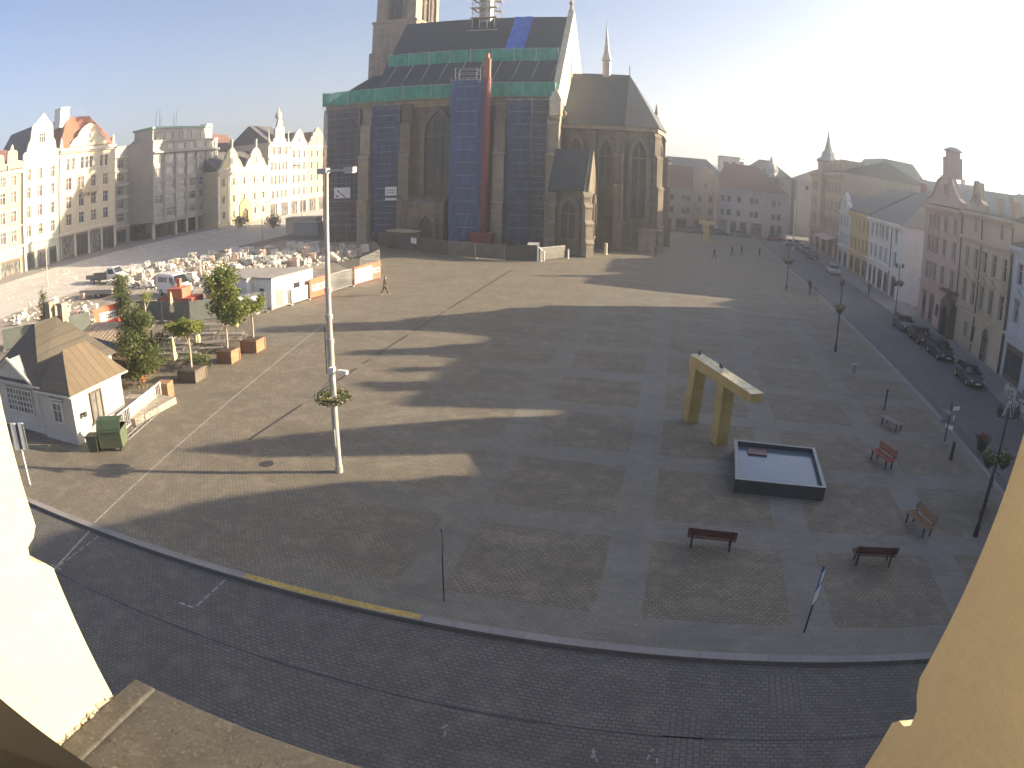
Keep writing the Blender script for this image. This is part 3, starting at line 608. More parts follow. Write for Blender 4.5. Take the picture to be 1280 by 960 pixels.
# eastern row, from the far end towards the viewer
tn = house('town_house', 'large tan house with a corner spire and rows of pilasters', (31,153,0), EAST, 31, 17, 16.4, W12,
      [(z,2.1,1.3,spread(9,31),'hood') for z in (5.2,8.8,12.4)], ('gable', 3.4, mat_tile_grey), bands=[(4.4,.6,.3),(15.8,.7,.5)], shop=dict(h=3.4, bays=[(2,6),(8,12),(14,18),(20,24),(26,30)], m=mat_frame_dark))
tw = MB(); tw.box(11.5,15.2,-1.0,2.8,4.5,18.4); tw.build('turret', W12, tn)
MB().lathe([(2.5,18.4),(2.7,18.8),(1.6,19.6),(1.5,20.4),(1.0,21),(.55,22.4),(.2,24.2),(.03,25.4)], (13.35,.9,0), 8).build('spire', mat_lead, tn)
for u in (18,22,27):
    dm = MB().box(u-1,u+1,.2,5,16.5,18.9).build('dormer', W12, tn); put_window(dm, u, 16.9, 1.3, 1.4, 'plain!', mat_frame, mat_glass, W12, v=.12)
for u, a in ((20.5,1),(26.5,1)):
    aw = MB(); aw.prism([(-2.6,3.5),(-2.5,3.6),(-.05,4.3),(-.05,4.2)], u-2.6, u+2.6, axis='x'); aw.build('awning', M('grey_pink_awning', (.50,.40,.38), var=.06, scale=2), tn)
house('town_house', 'green mansard roofed block standing behind the tan house', (44,171,0), EAST, 26, 16, 15.5, W12, [(11.5,2,1.3,spread(6,26),'bare')], ('mansard', 6.6, mat_copper_dull, 4.5))
house('town_house', 'broad slate roofed block behind the ochre house', (45,144,0), EAST, 34, 20, 12.5, W9, [], ('gable', 6, mat_tile_grey), chim=2)
house('town_house', 'pale narrow house with a white curved gable beside the tan house', (30.3,121.6,0), EAST, 8.3, 15, 9.6, W13,
      [(3.9,1.7,1.0,[1.8,4.15,6.5],'plain'), (6.9,1.7,1.0,[1.8,4.15,6.5],'plain')], ('front', 3, mat_tile_grey), bands=[(3.2,.3,.2),(9.2,.4,.3)], gables=[(scroll(4.15,9.6,7.4,3.3), W13, [(4.15,10.3,.9,1.3,'plain')])], shop=dict(h=2.6, bays=[(.8,3.4),(4.6,7.4)]))
house('town_house', 'ochre yellow house between the gabled and the white house', (30.3,113.2,0), EAST, 13.1, 15, 9.9, W14,
      [(3.9,1.8,1.0,[1.8,4.2,6.55,9,11.3],'plain'), (7.0,1.8,1.0,[1.8,4.2,6.55,9,11.3],'plain')], ('gable', 4.8, mat_tile_grey), bands=[(3.2,.3,.25),(9.4,.5,.35)], shop=dict(h=2.7, bays=[(.8,3.6),(4.6,8),(9,12.2)]))
wh = house('town_house', 'white plastered house with a big hipped slate roof at the side street', (30,100,0), EAST, 16.4, 17, 9.7, W15,
      [(4.1,1.9,1.1,[1.7,4.1,6.7,9.3,13.6],'plain'), (7.1,1.9,1.1,[1.7,4.1,6.2,7.2,9.3,13.6],'plain')], ('hip', 5.6, mat_tile_grey, (3,8)), bands=[(3.4,.25,.25),(9.3,.6,.4)],
      shop=dict(h=2.8, bays=[(1,2.6),(3.4,5),(5.8,8.2),(9,11),(12.6,14.6)]), pipes=[11.7], chim=1)
pk = house('town_house', 'dusty pink house with a tall tower gable opposite the parked cars', (30,75.6,0), EAST, 12, 15, 12.9, W16,
      [(4.7,2.0,.95,[1.9,3.2,4.5,6.9,9.9],'plain'), (7.7,1.9,.95,[1.9,3.2,4.5,6.9,9.9],'plain'), (10.4,1.6,.8,[2.2,3.4,4.6,7,9.9],'plain')], ('gable', 3.2, mat_copper_dull), bands=[(4.0,.3,.25),(12.6,.6,.4)],
      gables=[([(.8,13.2),(.8,13.8),(2.3,14.2),(3.2,14.9),(4.2,15.9),(5.2,16.2),(5.5,16.3),(8.1,16.3),(8.4,16.2),(9.2,15.2),(10.4,14.2),(11.5,13.8),(11.5,13.2)], W16, [(6.8,14.2,.7,1.4,'plain')])],
      shop=dict(h=3.3, bays=[(1.2,2.6),(3.6,5.2)]), pipes=[11.8])
tq = MB(); tq.box(5.5,8.1,.0,1.5,16.31,18.6); tq.box(5.9,7.7,.2,1.4,18.6,19.3); tq.build('tower', W16, pk); MB().taper((6.8,.8,19.3),2.5,1.9,(6.8,.8,19.75),1.2,.7).build('cap', mat_lead, pk)
for u in (6.7,8.2): put_window(pk, u, 1.2, .9, 1.4, 'arch!', mat_frame_dark, mat_glass, W16, v=-.06)
dr = MB(); dr.ring([(9.3,0),(12.2,0),(12.2,3.4),(10.75,4.4),(9.3,3.4)],[(9.95,.02),(11.55,.02),(11.55,2.5),(10.75,3.2),(9.95,2.5)],-.9,-.02); dr.box(9.2,12.3,-1.2,-.02,4.42,4.7)
dr.build('portal', M('soot_black_portal_stone', (.075,.065,.052), var=.35, scale=6), pk); MB().prism([(9.9,.02),(11.6,.02),(11.6,2.5),(10.75,3.2),(9.9,2.5)],-.1,-.03).build('door', mat_frame_dark, pk)
yl = house('town_house', 'yellow beige house with a tall attic and downpipes next to the pink tower house', (30,63.55,0), EAST, 12.0, 15, 13.1, W17,
      [(4.3,2.2,.95,[1.5,3.8,6.0,8.2,10.6],'ped'), (7.7,2.0,.95,[1.5,3.8,6.0,8.2,10.6],'plain'), (11.2,1.6,.6,[3.2,9.4],'bare'), (1.0,1.5,.9,[3.0,4.9],'plain')], ('gable', 3.2, mat_copper_dull), bands=[(3.5,.25,.22),(10.4,.35,.28),(12.8,.5,.35)],
      gables=[([(1.5,13.3),(1.6,14.1),(2.4,14.4),(2.7,15.5),(2.9,16.1),(3.9,16.1),(4.1,15.5),(4.4,14.4),(5.2,14.0),(5.3,13.3)], W17, [(3.4,14.0,.7,1.1,'arch')])], shop=dict(h=.5, bays=[]), pipes=[5.0,11.9])
for u, zz in ((7.6,14.9),(10.6,15.2),(11.5,14.8)):
    q = MB(); q.box(u-.35,u+.35,.4,1.0,13.2,zz-.4); q.box(u-.45,u+.45,.3,1.1,zz-.4,zz); q.build('chimney', W17, yl)
put_window(yl, 8.2, .05, 1.5, 3.0, 'arch!', mat_frame_dark, mat_glass, W17, v=-.06)
house('town_house', 'pale blue grey house with a parapet gable beside the cafe tables', (30,51.45,0), EAST, 9.6, 15, 11.1, W13,
      [(4.9,1.9,1.1,[1.7,4.4,7.2],'ped'), (8.0,1.8,1.1,[1.7,4.4,7.2],'plain')], ('gable', 2.4, mat_tile_dull), bands=[(3.6,.25,.22),(10.7,.5,.35)], gables=[([(5.0,11.2),(5.0,12.0),(5.8,13.6),(7.2,15.2),(8.8,16.3),(9.5,15.2),(9.55,11.2)], W13, [(7.9,12.0,1.1,1.8,'plain')])], shop=dict(h=3.0, bays=[(.6,4.2),(5.2,9)]), pipes=[.1])
house('town_house', 'hipped house far back along the eastern side street', (52,93.5,0), EAST, 11.5, 12, 12.9, W9, [(10,1.6,1.1,[3,8],'bare')], ('hip', 4.2, mat_tile_dull), chim=1)
for lab, y, w, h, rise, wm in [('low sand house squeezed in beside the blue grey house', 41.8, 2.5, 11.7, .8, W10), ('large sand house hidden past the blue grey house', 39.2, 12.2, 12.4, 2.6, W10), ('cream house beside the town end of the eastern row', 26.9, 40, 16.4, 4.5, W3)]:
    house('town_house', lab, (30,y,0), EAST, w, 15, h, wm, [(z,1.9,1.1,spread(max(1,int(w/3)),w) if w > 3 else [],'plain') for z in (4.6,7.8)], ('gable', rise, mat_tile_dull), bands=[(3.6,.25,.22),(h-.4,.5,.35)], gables=[([(.1,12.4),(.2,13.2),(1.2,14.2),(2.2,14.9),(4.3,15.6),(5.4,16.2),(8,16.4),(11,15.8),(12.1,14.6),(12.1,12.4)], wm, [(6,13,1.2,1.8,'plain')])] if 'large' in lab else ())
# ------------------------------------------------------------------ the cathedral
S1 = M_blocks('sooty_sandstone', (.205,.168,.122), .95, .45, var=.25, mort=.02, joint=.6, soot=.75)
S2 = M_blocks('pale_sandstone', (.34,.285,.205), .9, .45, var=.2, mort=.018, joint=.65, soot=.35)
S3 = M_blocks('slate_church_roof', (.048,.054,.056), .35, .3, var=.25, joint=.6, rough=.55)
mat_gable = M_blocks('cream_gable_stone', (.62,.54,.40), .9, .45, var=.15, mort=.018, joint=.75, soot=.25)
mat_leaded = M_glass('dark_leaded_glass', (.03,.027,.026), .3)
ca = thing('cathedral', 'huge sooty sandstone gothic church with steep dark roof under repair', 'church', (0,0,0))
def pointed(xc, z0, w, zs, za, n=7):
    p = [(xc-w/2, z0)]
    for i in range(n+1): t = R(60)*i/n; p.append((xc-w/2+w*(1-math.cos(t)), zs+(za-zs)*math.sin(t)/math.sin(R(60))))
    q = [(2*xc-x, z) for x, z in reversed(p[:-1])]
    return p+q
def gothic(root, M4, w, z0, zs, za, bars=3):
    """window or door: stone frame, tracery and dark glazing; local x across, -y outward"""
    fr = MB(); out, inn = pointed(0, z0-.5, w+1.3, zs, za+.9), pointed(0, z0, w, zs, za)
    fr.ring(out, inn, -.42, .05, 0); fr.ring(pointed(0, z0-.2, w+.6, zs, za+.45), inn, -.5, -.421, 0)
    for k in range(1, bars):
        x = -w/2+w*k/bars; fr.box(x-.09, x+.09, -.22, -.05, z0, zs+(za-zs)*(.55 if abs(x) > .3 else .8), 0)
    if bars > 1: fr.box(-w/2, w/2, -.2, -.06, zs-.15, zs+.05, 0)
    o = fr.build('window' if bars else 'door', S1, root); o.matrix_local = M4
    g = MB().prism(pointed(0, z0, w-.02, zs, za-.01), -.08, -.02).build('pane' if bars else 'door_leaf', mat_leaded if bars else mat_frame_dark, o)
    return o
def at(x, y, rz=0): return Matrix.Translation((x, y, 0)) @ Matrix.Rotation(rz, 4, 'Z')
def buttress(root, x, y, rz, w, d, zs, m=S1):
    b = MB(); z = -.5
    ds = [d, d*.8, d*.58, d*.3]
    for dd, z1 in zip(ds, zs):
        b.box(-w/2, w/2, -dd, .0, z, z1-.5); b.prism([(-dd-.12, z1-.5), (.0, z1-.5), (.0, z1+.35), (-dd*.75, z1+.15), (-dd-.12, z1-.3)], -w/2-.08, w/2+.08, axis='x'); z = z1-.45
    o = b.build('buttress', m, root); o.matrix_local = at(x, y, rz); return o
# nave
YS, YN, RY = 104, 132, 118
w_ = MB(); w_.box(-56.4,-17.6,YS,YN,-1,23.4); w_.build('wall', S1, ca)
c_ = MB()
for y0, y1 in ((YS-.4,YS-.001),): c_.box(-56.6,-17.4,y0,y1,22.7,23.35); c_.box(-56.5,-17.5,y0+.2,y1,22.2,22.69)
c_.build('cornice', S2, ca)
c_ = MB(); c_.box(-56.5,-17.5,YS-.35,YS-.001,6.3,6.7); c_.box(-56.5,-17.5,YS-.5,YS-.001,-1,1.6); c_.build('plinth', S1, ca)
r_ = MB(); r_.prism([(YS-.9,23.45),(YN+.9,23.45),(RY,40.2)], -48.2, -18.5, axis='x'); nroof = r_.build('roof', S3, ca)
r_ = MB(); r_.add([(-57,YS-.9,23.44),(-48.21,YS-.9,23.44),(-48.21,YN,23.44),(-57,YN,23.44),(-50.5,109.5,29),(-48.21,109.5,29),(-48.21,126,29),(-50.5,126,29)], [(3,2,1,0),(0,1,5,4),(1,2,6,5),(2,3,7,6),(3,0,4,7),(4,5,6,7)]); r_.build('roof', S3, ca)
mbt = M('pale_roof_battens', (.30,.285,.26), var=.2, scale=4)
for k in range(10):
    x = -46.2+k*3.05; MB().tube((x-.9,YS+.6,25.0),(x+.15,YS+5.6,30.8),.08,n=5).build('batten', mbt, nroof)
g_ = MB(); g_.prism([(YS-1.4,22.6),(YN+1.4,22.6),(YN+1.4,24.2),(RY,41.6),(YS-1.4,24.2)], -18.49, -17.5, axis='x'); g_.build('gable', mat_gable, ca)
MB().lathe([(.5,41.2),(.3,41.8),(.25,42.6),(.5,42.8),(.1,43.6),(.02,44)], (-18,RY,0), 8).build('finial', S2, ca)
k_ = MB(); k_.box(-18.6,-16.9,YS-2.6,YS-1.2,20.4,22.8); k_.taper((-17.75,YS-1.9,22.8),1.9,1.6,(-17.75,YS-1.9,24.6),.2,.2); k_.build('pinnacle', mat_gable, ca)
for x, m_ in ((-48.6,S2),(-41.6,S1),(-26.3,S2),(-18.2,S2)): buttress(ca, x, YS, 0, 1.75, 2.6, (7.2,14.6,19.6,22.6), m_)
gothic(ca, at(-36.6,YS), 4.2, 7.6, 17.4, 21.4, 3)
for x in (-45.1,-52.5,-22.2): gothic(ca, at(x,YS), 3.0, 7.6, 16.8, 20.6, 3)
p_ = MB(); p_.box(-40.6,-34.6,101.2,YS,-1,6.2); p_.prism([(100.9,6.2),(YS,6.2),(YS,8.0),(100.9,6.6)], -40.8, -34.4, axis='x'); porch = p_.build('porch', S1, ca)
gothic(porch, at(-37.3,101.2), 2.2, 0, 2.6, 4.6, 0)
# east buttress of the nave facing the choir
buttress(ca, -17.6, 108, R(90), 1.6, 1.6, (7,13,18,21.5), S2)
# tower behind the nave
t_ = MB(); TX0, TX1, TY0, TY1 = -58.6, -50.1, 127, 140.6
t_.box(TX0,TX1,TY0,TY1,-1,68); t_.box(TX0-.45,TX1+.45,TY0-.45,TY1+.45,23,43.0); t_.box(TX0-.9,TX1+.7,TY0-.8,TY1+.8,-1,36.5)
t_.box(TX0-.7,TX1+.6,TY0-.65,TY1+.65,43.0,43.5)
tow = t_.build('tower', M_blocks('tower_sandstone', (.34,.28,.215), .9, .45, var=.2, mort=.018, joint=.7, soot=.45), ca)
MB().taper(((TX0+TX1)/2,(TY0+TY1)/2,68),9.4,13.6,((TX0+TX1)/2,(TY0+TY1)/2,92),.3,.3).build('spire', S3, tow)
gothic(tow, at(-54.1,TY0), 2.6, 43.7, 50, 53, 3); gothic(tow, at(TX1,TY0+5.2,R(90)), 1.9, 43.7, 48.4, 51, 2); gothic(tow, at(TX1,TY0+9.6,R(90)), 1.9, 43.7, 48.4, 51, 2)
# choir with polygonal apse
CP = [(-17.6,107),(-8.2,107),(-3.2,108.5),(-2.3,117),(-3.2,125.5),(-8.2,127),(-17.6,127)]
w_ = MB().prism(CP, -1, 19.4, axis='z'); w_.build('wall', S1, ca)
CO = [(-17.6,106.5),(-8.0,106.5),(-2.8,108.1),(-1.9,117),(-2.8,125.9),(-8.0,127.5),(-17.6,127.5)]
MB().prism(CO, 18.8, 19.5, axis='z').build('cornice', S2, ca)
rv = [(x, y, 19.51) for x, y in [(-17.5,106.2),(-7.9,106.2),(-2.5,107.9),(-1.6,117),(-2.5,126.1),(-7.9,127.8),(-17.5,127.8)]]+[(-17.5,117,29.3),(-7.9,117,29.3)]
ro = MB().add(rv, [(0,1,8,7),(1,2,8),(2,3,8),(3,4,8),(4,5,8),(5,6,7,8),(0,7,6),(6,5,4,3,2,1,0)]).build('roof', S3, ca)
fl = MB(); fl.lathe([(.75,28.6),(.75,31.6),(.95,31.8),(.85,32.1),(.55,33.2),(.36,34.6),(.12,37.6),(.02,38.6)], (-11.8,117,0), 8); fl.tube((-11.8,117,38.5),(-11.8,117,39.4),.05,n=5); fl.build('fleche', mat_lead, ro)
MB().tube((-7.9,117,29.2),(-7.9,117,31),.07,n=5).build('finial', mat_dark, ro)
MB().lathe([(.4,19.5),(.35,21.5),(.6,21.7),(.15,22.6),(.3,22.8),(.02,24.6)], (-3.4,118,0), 8).build('pinnacle', S1, ca)
for x in (-8.6,-12.9): buttress(ca, x, 107, 0, 1.2, 2.4, (4.2,10.2,15,18.4))
for (x, y), a in (((-3.2,108.7),48),((-2.3,117),90)): buttress(ca, x, y, R(a), 1.2, 1.8, (4.2,10.2,15,18.4), S1)
gothic(ca, at(-10.7,107), 1.9, 5, 14.6, 17.2, 2); gothic(ca, at(-15.3,107), 1.9, 8, 14.6, 17.2, 2)
a1 = math.atan2(1.5, 5.0); gothic(ca, at(-5.75,107.74,a1), 2.3, 5, 14.6, 17.2, 2); gothic(ca, at(-2.77,112.7,math.atan2(8.5,.9)), 2.4, 5, 14.6, 17.2, 2)
# side chapel
q_ = MB(); q_.box(-17.3,-11.9,96,106.99,-1,9.2); q_.prism([(96,9.2),(106.99,9.2),(101,15.2)], -12.4, -11.9, axis='x'); chp = q_.build('chapel', S1, ca)
MB().prism([(95.5,9.21),(106.98,9.21),(106.98,9.6),(101,15.3),(95.5,9.3)], -17.5, -12.41, axis='x').build('roof', S3, chp)
buttress(chp, -12.2, 96, R(35), 1.1, 1.5, (2.4,5,7.4,8.8), S2); buttress(chp, -16.9, 96, 0, 1.1, 1.4, (2.4,5,7.4,8.8))
gothic(chp, at(-14.6,96), 2.0, 2.4, 6.0, 7.8, 2); gothic(chp, at(-11.9,101.3,R(90)), 2.2, 2.4, 6.0, 7.8, 2)
p_ = MB(); p_.box(-5.4,-2.6,107.2,111.2,-.5,3.3); p_.box(-5.7,-1.6,106.8,111.6,3.3,3.6); p_.build('porch', S2, ca)

# ------------------------------------------------------------------ scaffolding, nets and works on the cathedral
mat_bluenet = M_net('blue_debris_net', (.05,.095,.22), .80)
mat_violetnet = M_net('faded_violet_debris_net', (.12,.115,.145), .52)
mat_bluenet_thin = M_net('thin_blue_debris_net', (.06,.085,.16), .68)
mat_greennet = M_net('green_safety_net', (.045,.30,.20), .84)
mat_rail = M('blue_grey_guard_rail', (.17,.195,.24), var=.2, scale=3)
mat_deck = M('pale_scaffold_boards', (.42,.36,.27), var=.2, scale=3)
def scaffold(label, x0, x1, z1, front, net, dz=2.0, dep=1.3, group=None):
    t = thing('scaffold', label, 'scaffold', ((x0+x1)/2, front, 0)); w = (x1-x0)/2
    p = MB(); n = max(1, round(2*w/2.4))
    for i in range(n+1):
        x = -w+2*w*i/n
        for y in (0, dep): p.tube((x,y,-.4),(x,y,z1+.6),.055,n=5)
    for k in range(1, int(z1/dz)+1):
        for y in (0, dep): p.tube((-w,y,k*dz+1),(w,y,k*dz+1),.04,n=4)
    p.tube((-w,-.02,.5),(-w+2*w/n,-.02,dz*4),.04,n=4); p.build('pole', mat_galv, t)
    for k in range(1, int(z1/dz)+1): MB().box(-w, w, -.09, dep, k*dz-.05, k*dz+.03).build('deck', mat_deck, t)
    for k in range(1, int(z1/dz)+1): MB().box(-w*.62, w*.62, -.25, -.215, k*dz+.9, k*dz+1.02).build('guard_rail', mat_rail, t)
    nt_ = MB(); m_ = 14; 
    vs, fs = [], []
    for j in range(int(z1)+1):
        for i in range(m_+1):
            x = -w-.02+(2*w+.04)*i/m_
            vs.append((x, -.115-.05*math.sin(i*1.9+j*.7)**2-.03*random.random(), .8+(z1-.6)*j/int(z1)))
    for j in range(int(z1)):
        for i in range(m_): fs.append((j*(m_+1)+i, j*(m_+1)+i+1, (j+1)*(m_+1)+i+1, (j+1)*(m_+1)+i))
    nt_.add(vs, fs)
    for x in (-w-.03, w+.03): nt_.quad((x,-.1,.8),(x,dep,.8),(x,dep,z1+.2),(x,-.1,z1+.2))
    nt_.build('net', net, t); return t
scaffold('faded netted scaffold at the west end of the church with a white map banner', -56.2, -49.7, 22.4, 102.4, mat_violetnet)
scaffold('blue netted scaffold between the two western buttresses of the church', -47.4, -42.7, 22.4, 102.6, mat_bluenet_thin)
scaffold('tall bright blue netted scaffold tower next to the big pointed window', -33.6, -28.4, 25.8, 100.9, mat_bluenet, dep=2.4)
scaffold('broad blue and violet netted scaffold at the east end of the nave', -25.0, -21.4, 22.6, 102.0, mat_bluenet_thin)
scaffold('faded violet netted scaffold beside the last nave buttress', -21.3, -18.9, 22.6, 102.2, mat_violetnet)
sx = thing('rubbish_chute', 'dark red debris chute running up beside the blue scaffold tower', 'chute', (-27.9,100.6,0))
u_ = MB()
for k in range(22):
    z = 2.0+k*1.1; x = -.2+.28*k/22; u_.lathe([(.50,0),(.62,1.06),(.62,1.1)], (x,0,z), 10)
u_.build('tube', M('dark_red_chute_plastic', (.17,.04,.04), var=.25, scale=2, rough=.6), sx)
u_ = MB(); u_.taper((-.3,-.3,.3),3.0,1.8,(-.3,-.3,2.2),3.6,2.2); u_.build('skip', M('red_skip_paint', (.22,.045,.04), var=.25, scale=2), sx)
u_ = MB(); u_.box(-.55,.45,-.3,.5,26.2,29.4); u_.box(-.1,.25,-.45,.45,29.4,30.2); u_.build('hoist_head', M('rusty_hoist_steel', (.30,.13,.08), var=.3, scale=3), sx)
q_ = thing('scaffold_lift', 'pale framed hoist platform on top of the blue scaffold tower', 'hoist', (-31.3,102.0,26.4))
f_ = MB()
for x in (-1.7,1.7):
    for y in (-1,1): f_.tube((x,y,-.5),(x,y,1.6),.07,n=5)
for z in (0,.8,1.6):
    for y in (-1,1): f_.tube((-1.7,y,z),(1.7,y,z),.06,n=5)
f_.build('frame', mat_galv, q_); MB().box(-1.7,1.7,-1,1,-.55,-.45).build('deck', mat_deck, q_)
def roofnet(label, x0, x1, y, z0, z1, ret=0):
    t = thing('safety_net', label, 'safety net', ((x0+x1)/2, y, z0)); w = (x1-x0)/2; hh = z1-z0
    n = MB(); k = 24
    vs = []
    for i in range(k+1):
        for z in (0, hh): vs.append((-w+2*w*i/k, .08*math.sin(i*1.7), z+.12*math.sin(i*2.3+z)))
    n.add(vs, [(2*i, 2*i+2, 2*i+3, 2*i+1) for i in range(k)])
    if ret: n.quad((w,0,0),(w,ret,0),(w,ret,hh),(w,0,hh)); n.quad((-w,0,0),(-w,ret,0),(-w,ret,hh),(-w,0,hh))
    n.build('net', mat_greennet, t)
    p = MB()
    for i in range(0, k+1, 3): p.tube((-w+2*w*i/k,-.06,-.5),(-w+2*w*i/k,-.06,hh+.25),.05,n=5)
    p.tube((-w,-.06,hh),(w,-.06,hh),.04,n=4); p.build('post', mat_galv, t)
    MB().box(-w,w,.05,1.1,-.12,-.04).build('deck', mat_deck, t)
roofnet('long green safety net along the eaves of the church nave', -56.7, -18.0, 102.6, 23.5, 25.7, 2.2)
roofnet('green safety net halfway up the church roof', -47.6, -18.7, 109.2, 30.2, 32.5, .9)
def slope(y): return 23.45+(y-(YS-.9))*(40.2-23.45)/(RY-YS+.9)
vs = []
for j in range(9):
    y = 110.9+(118-110.9)*j/8
    for i in range(5):
        x = -27.9+.9*0+(3.2)*i/4-.0; vs.append((x+(j-4)*.02, y, slope(y)+.12+.05*math.sin(i*2+j)))
tag(MB().add(vs, [(j*5+i, j*5+i+1, (j+1)*5+i+1, (j+1)*5+i) for j in range(8) for i in range(4)]).build('tarpaulin', M('bright_blue_tarpaulin', (.035,.12,.46), var=.2, scale=.8, rough=.45)), 'bright blue tarpaulin spread over the church roof near the ridge', 'tarpaulin')
fs_ = thing('scaffold', 'small open scaffold round the ridge turret on top of the church', 'scaffold', (-33.1,118,40))
f_ = MB()
for x in (-2,-.7,.7,2):
    for y in (-2,2): f_.tube((x,y,-2.6),(x,y,22),.06,n=5)
for k in range(11):
    for y in (-2,2): f_.tube((-2.3,y,k*2+.9),(2.3,y,k*2+.9),.05,n=4)
    for x in (-2,2): f_.tube((x,-2.3,k*2+.9),(x,2.3,k*2+.9),.05,n=4)
    f_.tube((-2,-2,k*2),(2,-2,k*2+2),.04,n=4)
f_.build('pole', mat_galv, fs_)
for k in range(11):
    f_ = MB(); f_.box(-2.4,2.4,-2.4,-1.0,k*2-.06,k*2+.04); f_.box(-2.4,2.4,1.0,2.4,k*2-.06,k*2+.04); f_.box(-2.4,-1.9,-1.0,1.0,k*2-.06,k*2+.04); f_.build('deck', mat_deck, fs_)
MB().box(-2.7,2.7,-2.7,-2.0,-2.7,-2.55).build('deck', mat_deck, fs_)
tag(MB().lathe([(1.3,0),(1.3,7),(1.6,7.4),(1.1,9),(.9,14),(.3,20),(.03,24)], (0,0,0), 8).build('ridge_turret', mat_lead, None, loc=(-33.1,118,39.2)), 'grey ridge turret inside the small rooftop scaffold of the church', 'turret')
def banner(label, x0, x1, z0, z1, y, art):
    t = thing('banner', label, 'banner', ((x0+x1)/2, y, z0)); w, h = (x1-x0)/2, z1-z0
    MB().box(-w,w,-.03,.0,0,h).build('sheet', M('white_banner_sheet', (.70,.70,.70), var=.03, scale=1), t); a = MB(); art(a, w, h); a.build('print', mat_ink, t)
def map_art(a, w, h):
    a.prism([(-w*.45,h*.62),(-w*.3,h*.62),(w*.55,.05),(w*.35,.05)], -.05, -.031); a.box(-w*.75,-w*.45,-.05,-.031,h*.12,h*.28); a.prism([(-w*.6,h*.62),(-w*.45,h*.55),(-w*.35,h*.7),(-w*.5,h*.8)], -.05, -.031)
    for i in range(3): a.box(w*.2,w*.8,-.045,-.031,h*(.45+.14*i),h*(.465+.14*i))
def text_art(a, w, h):
    a.box(-w,w,-.05,-.031,h*.22,h*.38); a.box(-w,w,-.05,-.031,-.02,h*.04)
    for r in range(2):
        for i in range(5): a.box(-w*.7+i*w*.3,-w*.7+i*w*.3+w*.16,-.045,-.031,h*(.55+.17*r),h*(.64+.17*r))
banner('white map banner with a black diagonal line on the faded scaffold', -54.0, -51.0, 7.5, 9.3, 102.15, map_art)
banner('white banner with a black band on the blue scaffold', -44.8, -42.8, 6.9, 9.2, 102.3, text_art)
# ------------------------------------------------------------------ lamp mast with the hanging flower basket
def leaves(mb, n, sample, size, m=0, flat=0):
    for _ in range(n):
        p = Vector(sample()); s = size*random.uniform(.6,1.4)
        a = Vector((random.gauss(0,1), random.gauss(0,1), random.gauss(0,1)*(1-flat))).normalized(); b = a.orthogonal().normalized()
        b = (Matrix.Rotation(random.random()*6.3, 3, a) @ b); c = a.cross(b)
        mb.add([p-b*s, p-c*s*.5, p+b*s, p+c*s*.5], [(0,1,2,3)], m)
leafA = M_leaf('fresh_green_leaves', (.085,.12,.026), (.14,.17,.042))
leafB = M_leaf('dark_green_needles', (.05,.075,.024), (.095,.12,.036))
leafC = M_leaf('yellow_green_leaves', (.12,.16,.035), (.19,.21,.055))
leafD = M_leaf('olive_cypress_leaves', (.08,.085,.035), (.125,.12,.05))
flower = M('pale_pink_blossom', (.62,.50,.48), var=.2, scale=20)
bark = M('grey_brown_bark', (.20,.16,.12), var=.3, scale=12, bmp=.5)
bark_pale = M('pale_trunk_bark', (.42,.36,.27), var=.2, scale=12)
mast = thing('lamp_mast', 'tall pale lamp mast with twin square lamps and a flower basket in mid square', 'street lamp', (-12.81,23.59,0))
p = MB(); p.lathe([(.17,0),(.165,.3),(.14,.32),(.14,5.6)], (0,0,0), 14); p.lathe([(.165,5.55),(.165,5.75)], (0,0,0), 14); p.lathe([(.125,5.6),(.115,6.6)], (0,0,0), 14)
p.lathe([(.16,6.55),(.16,6.72),(.11,6.75),(.105,8.5)], (0,0,0), 14); p.lathe([(.15,7.6),(.15,7.8)], (0,0,0), 14); p.lathe([(.10,8.5),(.075,12.35)], (0,0,0), 12)
p.box(-.03,.03,-.18,-.13,1.2,2.0); p.build('pole', mat_mast, mast, smooth=False)
MB().tube((-.2,0,12.36),(1.12,0,12.36),.045,n=6).build('arm', mat_mast, mast)
for x in (-.14,1.02):
    l = MB(); l.box(x-.20,x+.20,-.17,.17,12.27,12.47); lo = l.build('lamp_head', mat_mast, mast); MB().box(x-.16,x+.16,-.13,.13,12.235,12.268).build('lens', mat_white, lo)
br = MB(); br.tube((.10,0,4.4),(.45,-.05,4.45),.03,n=5); br.obox((.55,-.08,4.45),(.42,.16,.15),R(-8)); br.obox((.12,-.16,4.5),(.22,.22,.26)); br.build('camera', mat_white, mast)
MB().tube((-.20,-.05,4.3),(-.20,-.05,6.2),.02,n=5).build('cable', mat_dark, mast)
fb = MB()
for a in range(12):
    t = a*math.pi/6; fb.path([(.13*math.cos(t),.13*math.sin(t),3.0),(.5*math.cos(t),.5*math.sin(t),3.08),(.72*math.cos(t),.72*math.sin(t),3.36)], .014, 4)
for rr, z in ((.72,3.36),(.5,3.08)):
    fb.path([(rr*math.cos(a*math.pi/8),rr*math.sin(a*math.pi/8),z) for a in range(17)], .016, 4)
for a in range(4): t = a*math.pi/2+.6; fb.tube((.72*math.cos(t),.72*math.sin(t),3.36),(.12*math.cos(t),.12*math.sin(t),4.05),.012,n=4)
bsk = tag(fb.build('flower_basket', mat_dark, None, loc=(-12.81,23.59,.03)), 'round hanging basket of greenery and pale flowers on the lamp mast', 'flower basket')
lf = MB()
def ringpt():
    t = random.random()*6.283; r = random.uniform(.2,.78); return (r*math.cos(t), r*math.sin(t), 3.12+.26*(r/.78)+random.gauss(0,.07)-max(0,r-.68)*1.5)
leaves(lf, 1500, ringpt, .055); leaves(lf, 420, ringpt, .045, 1); lf.build('foliage', [leafA, flower], bsk)

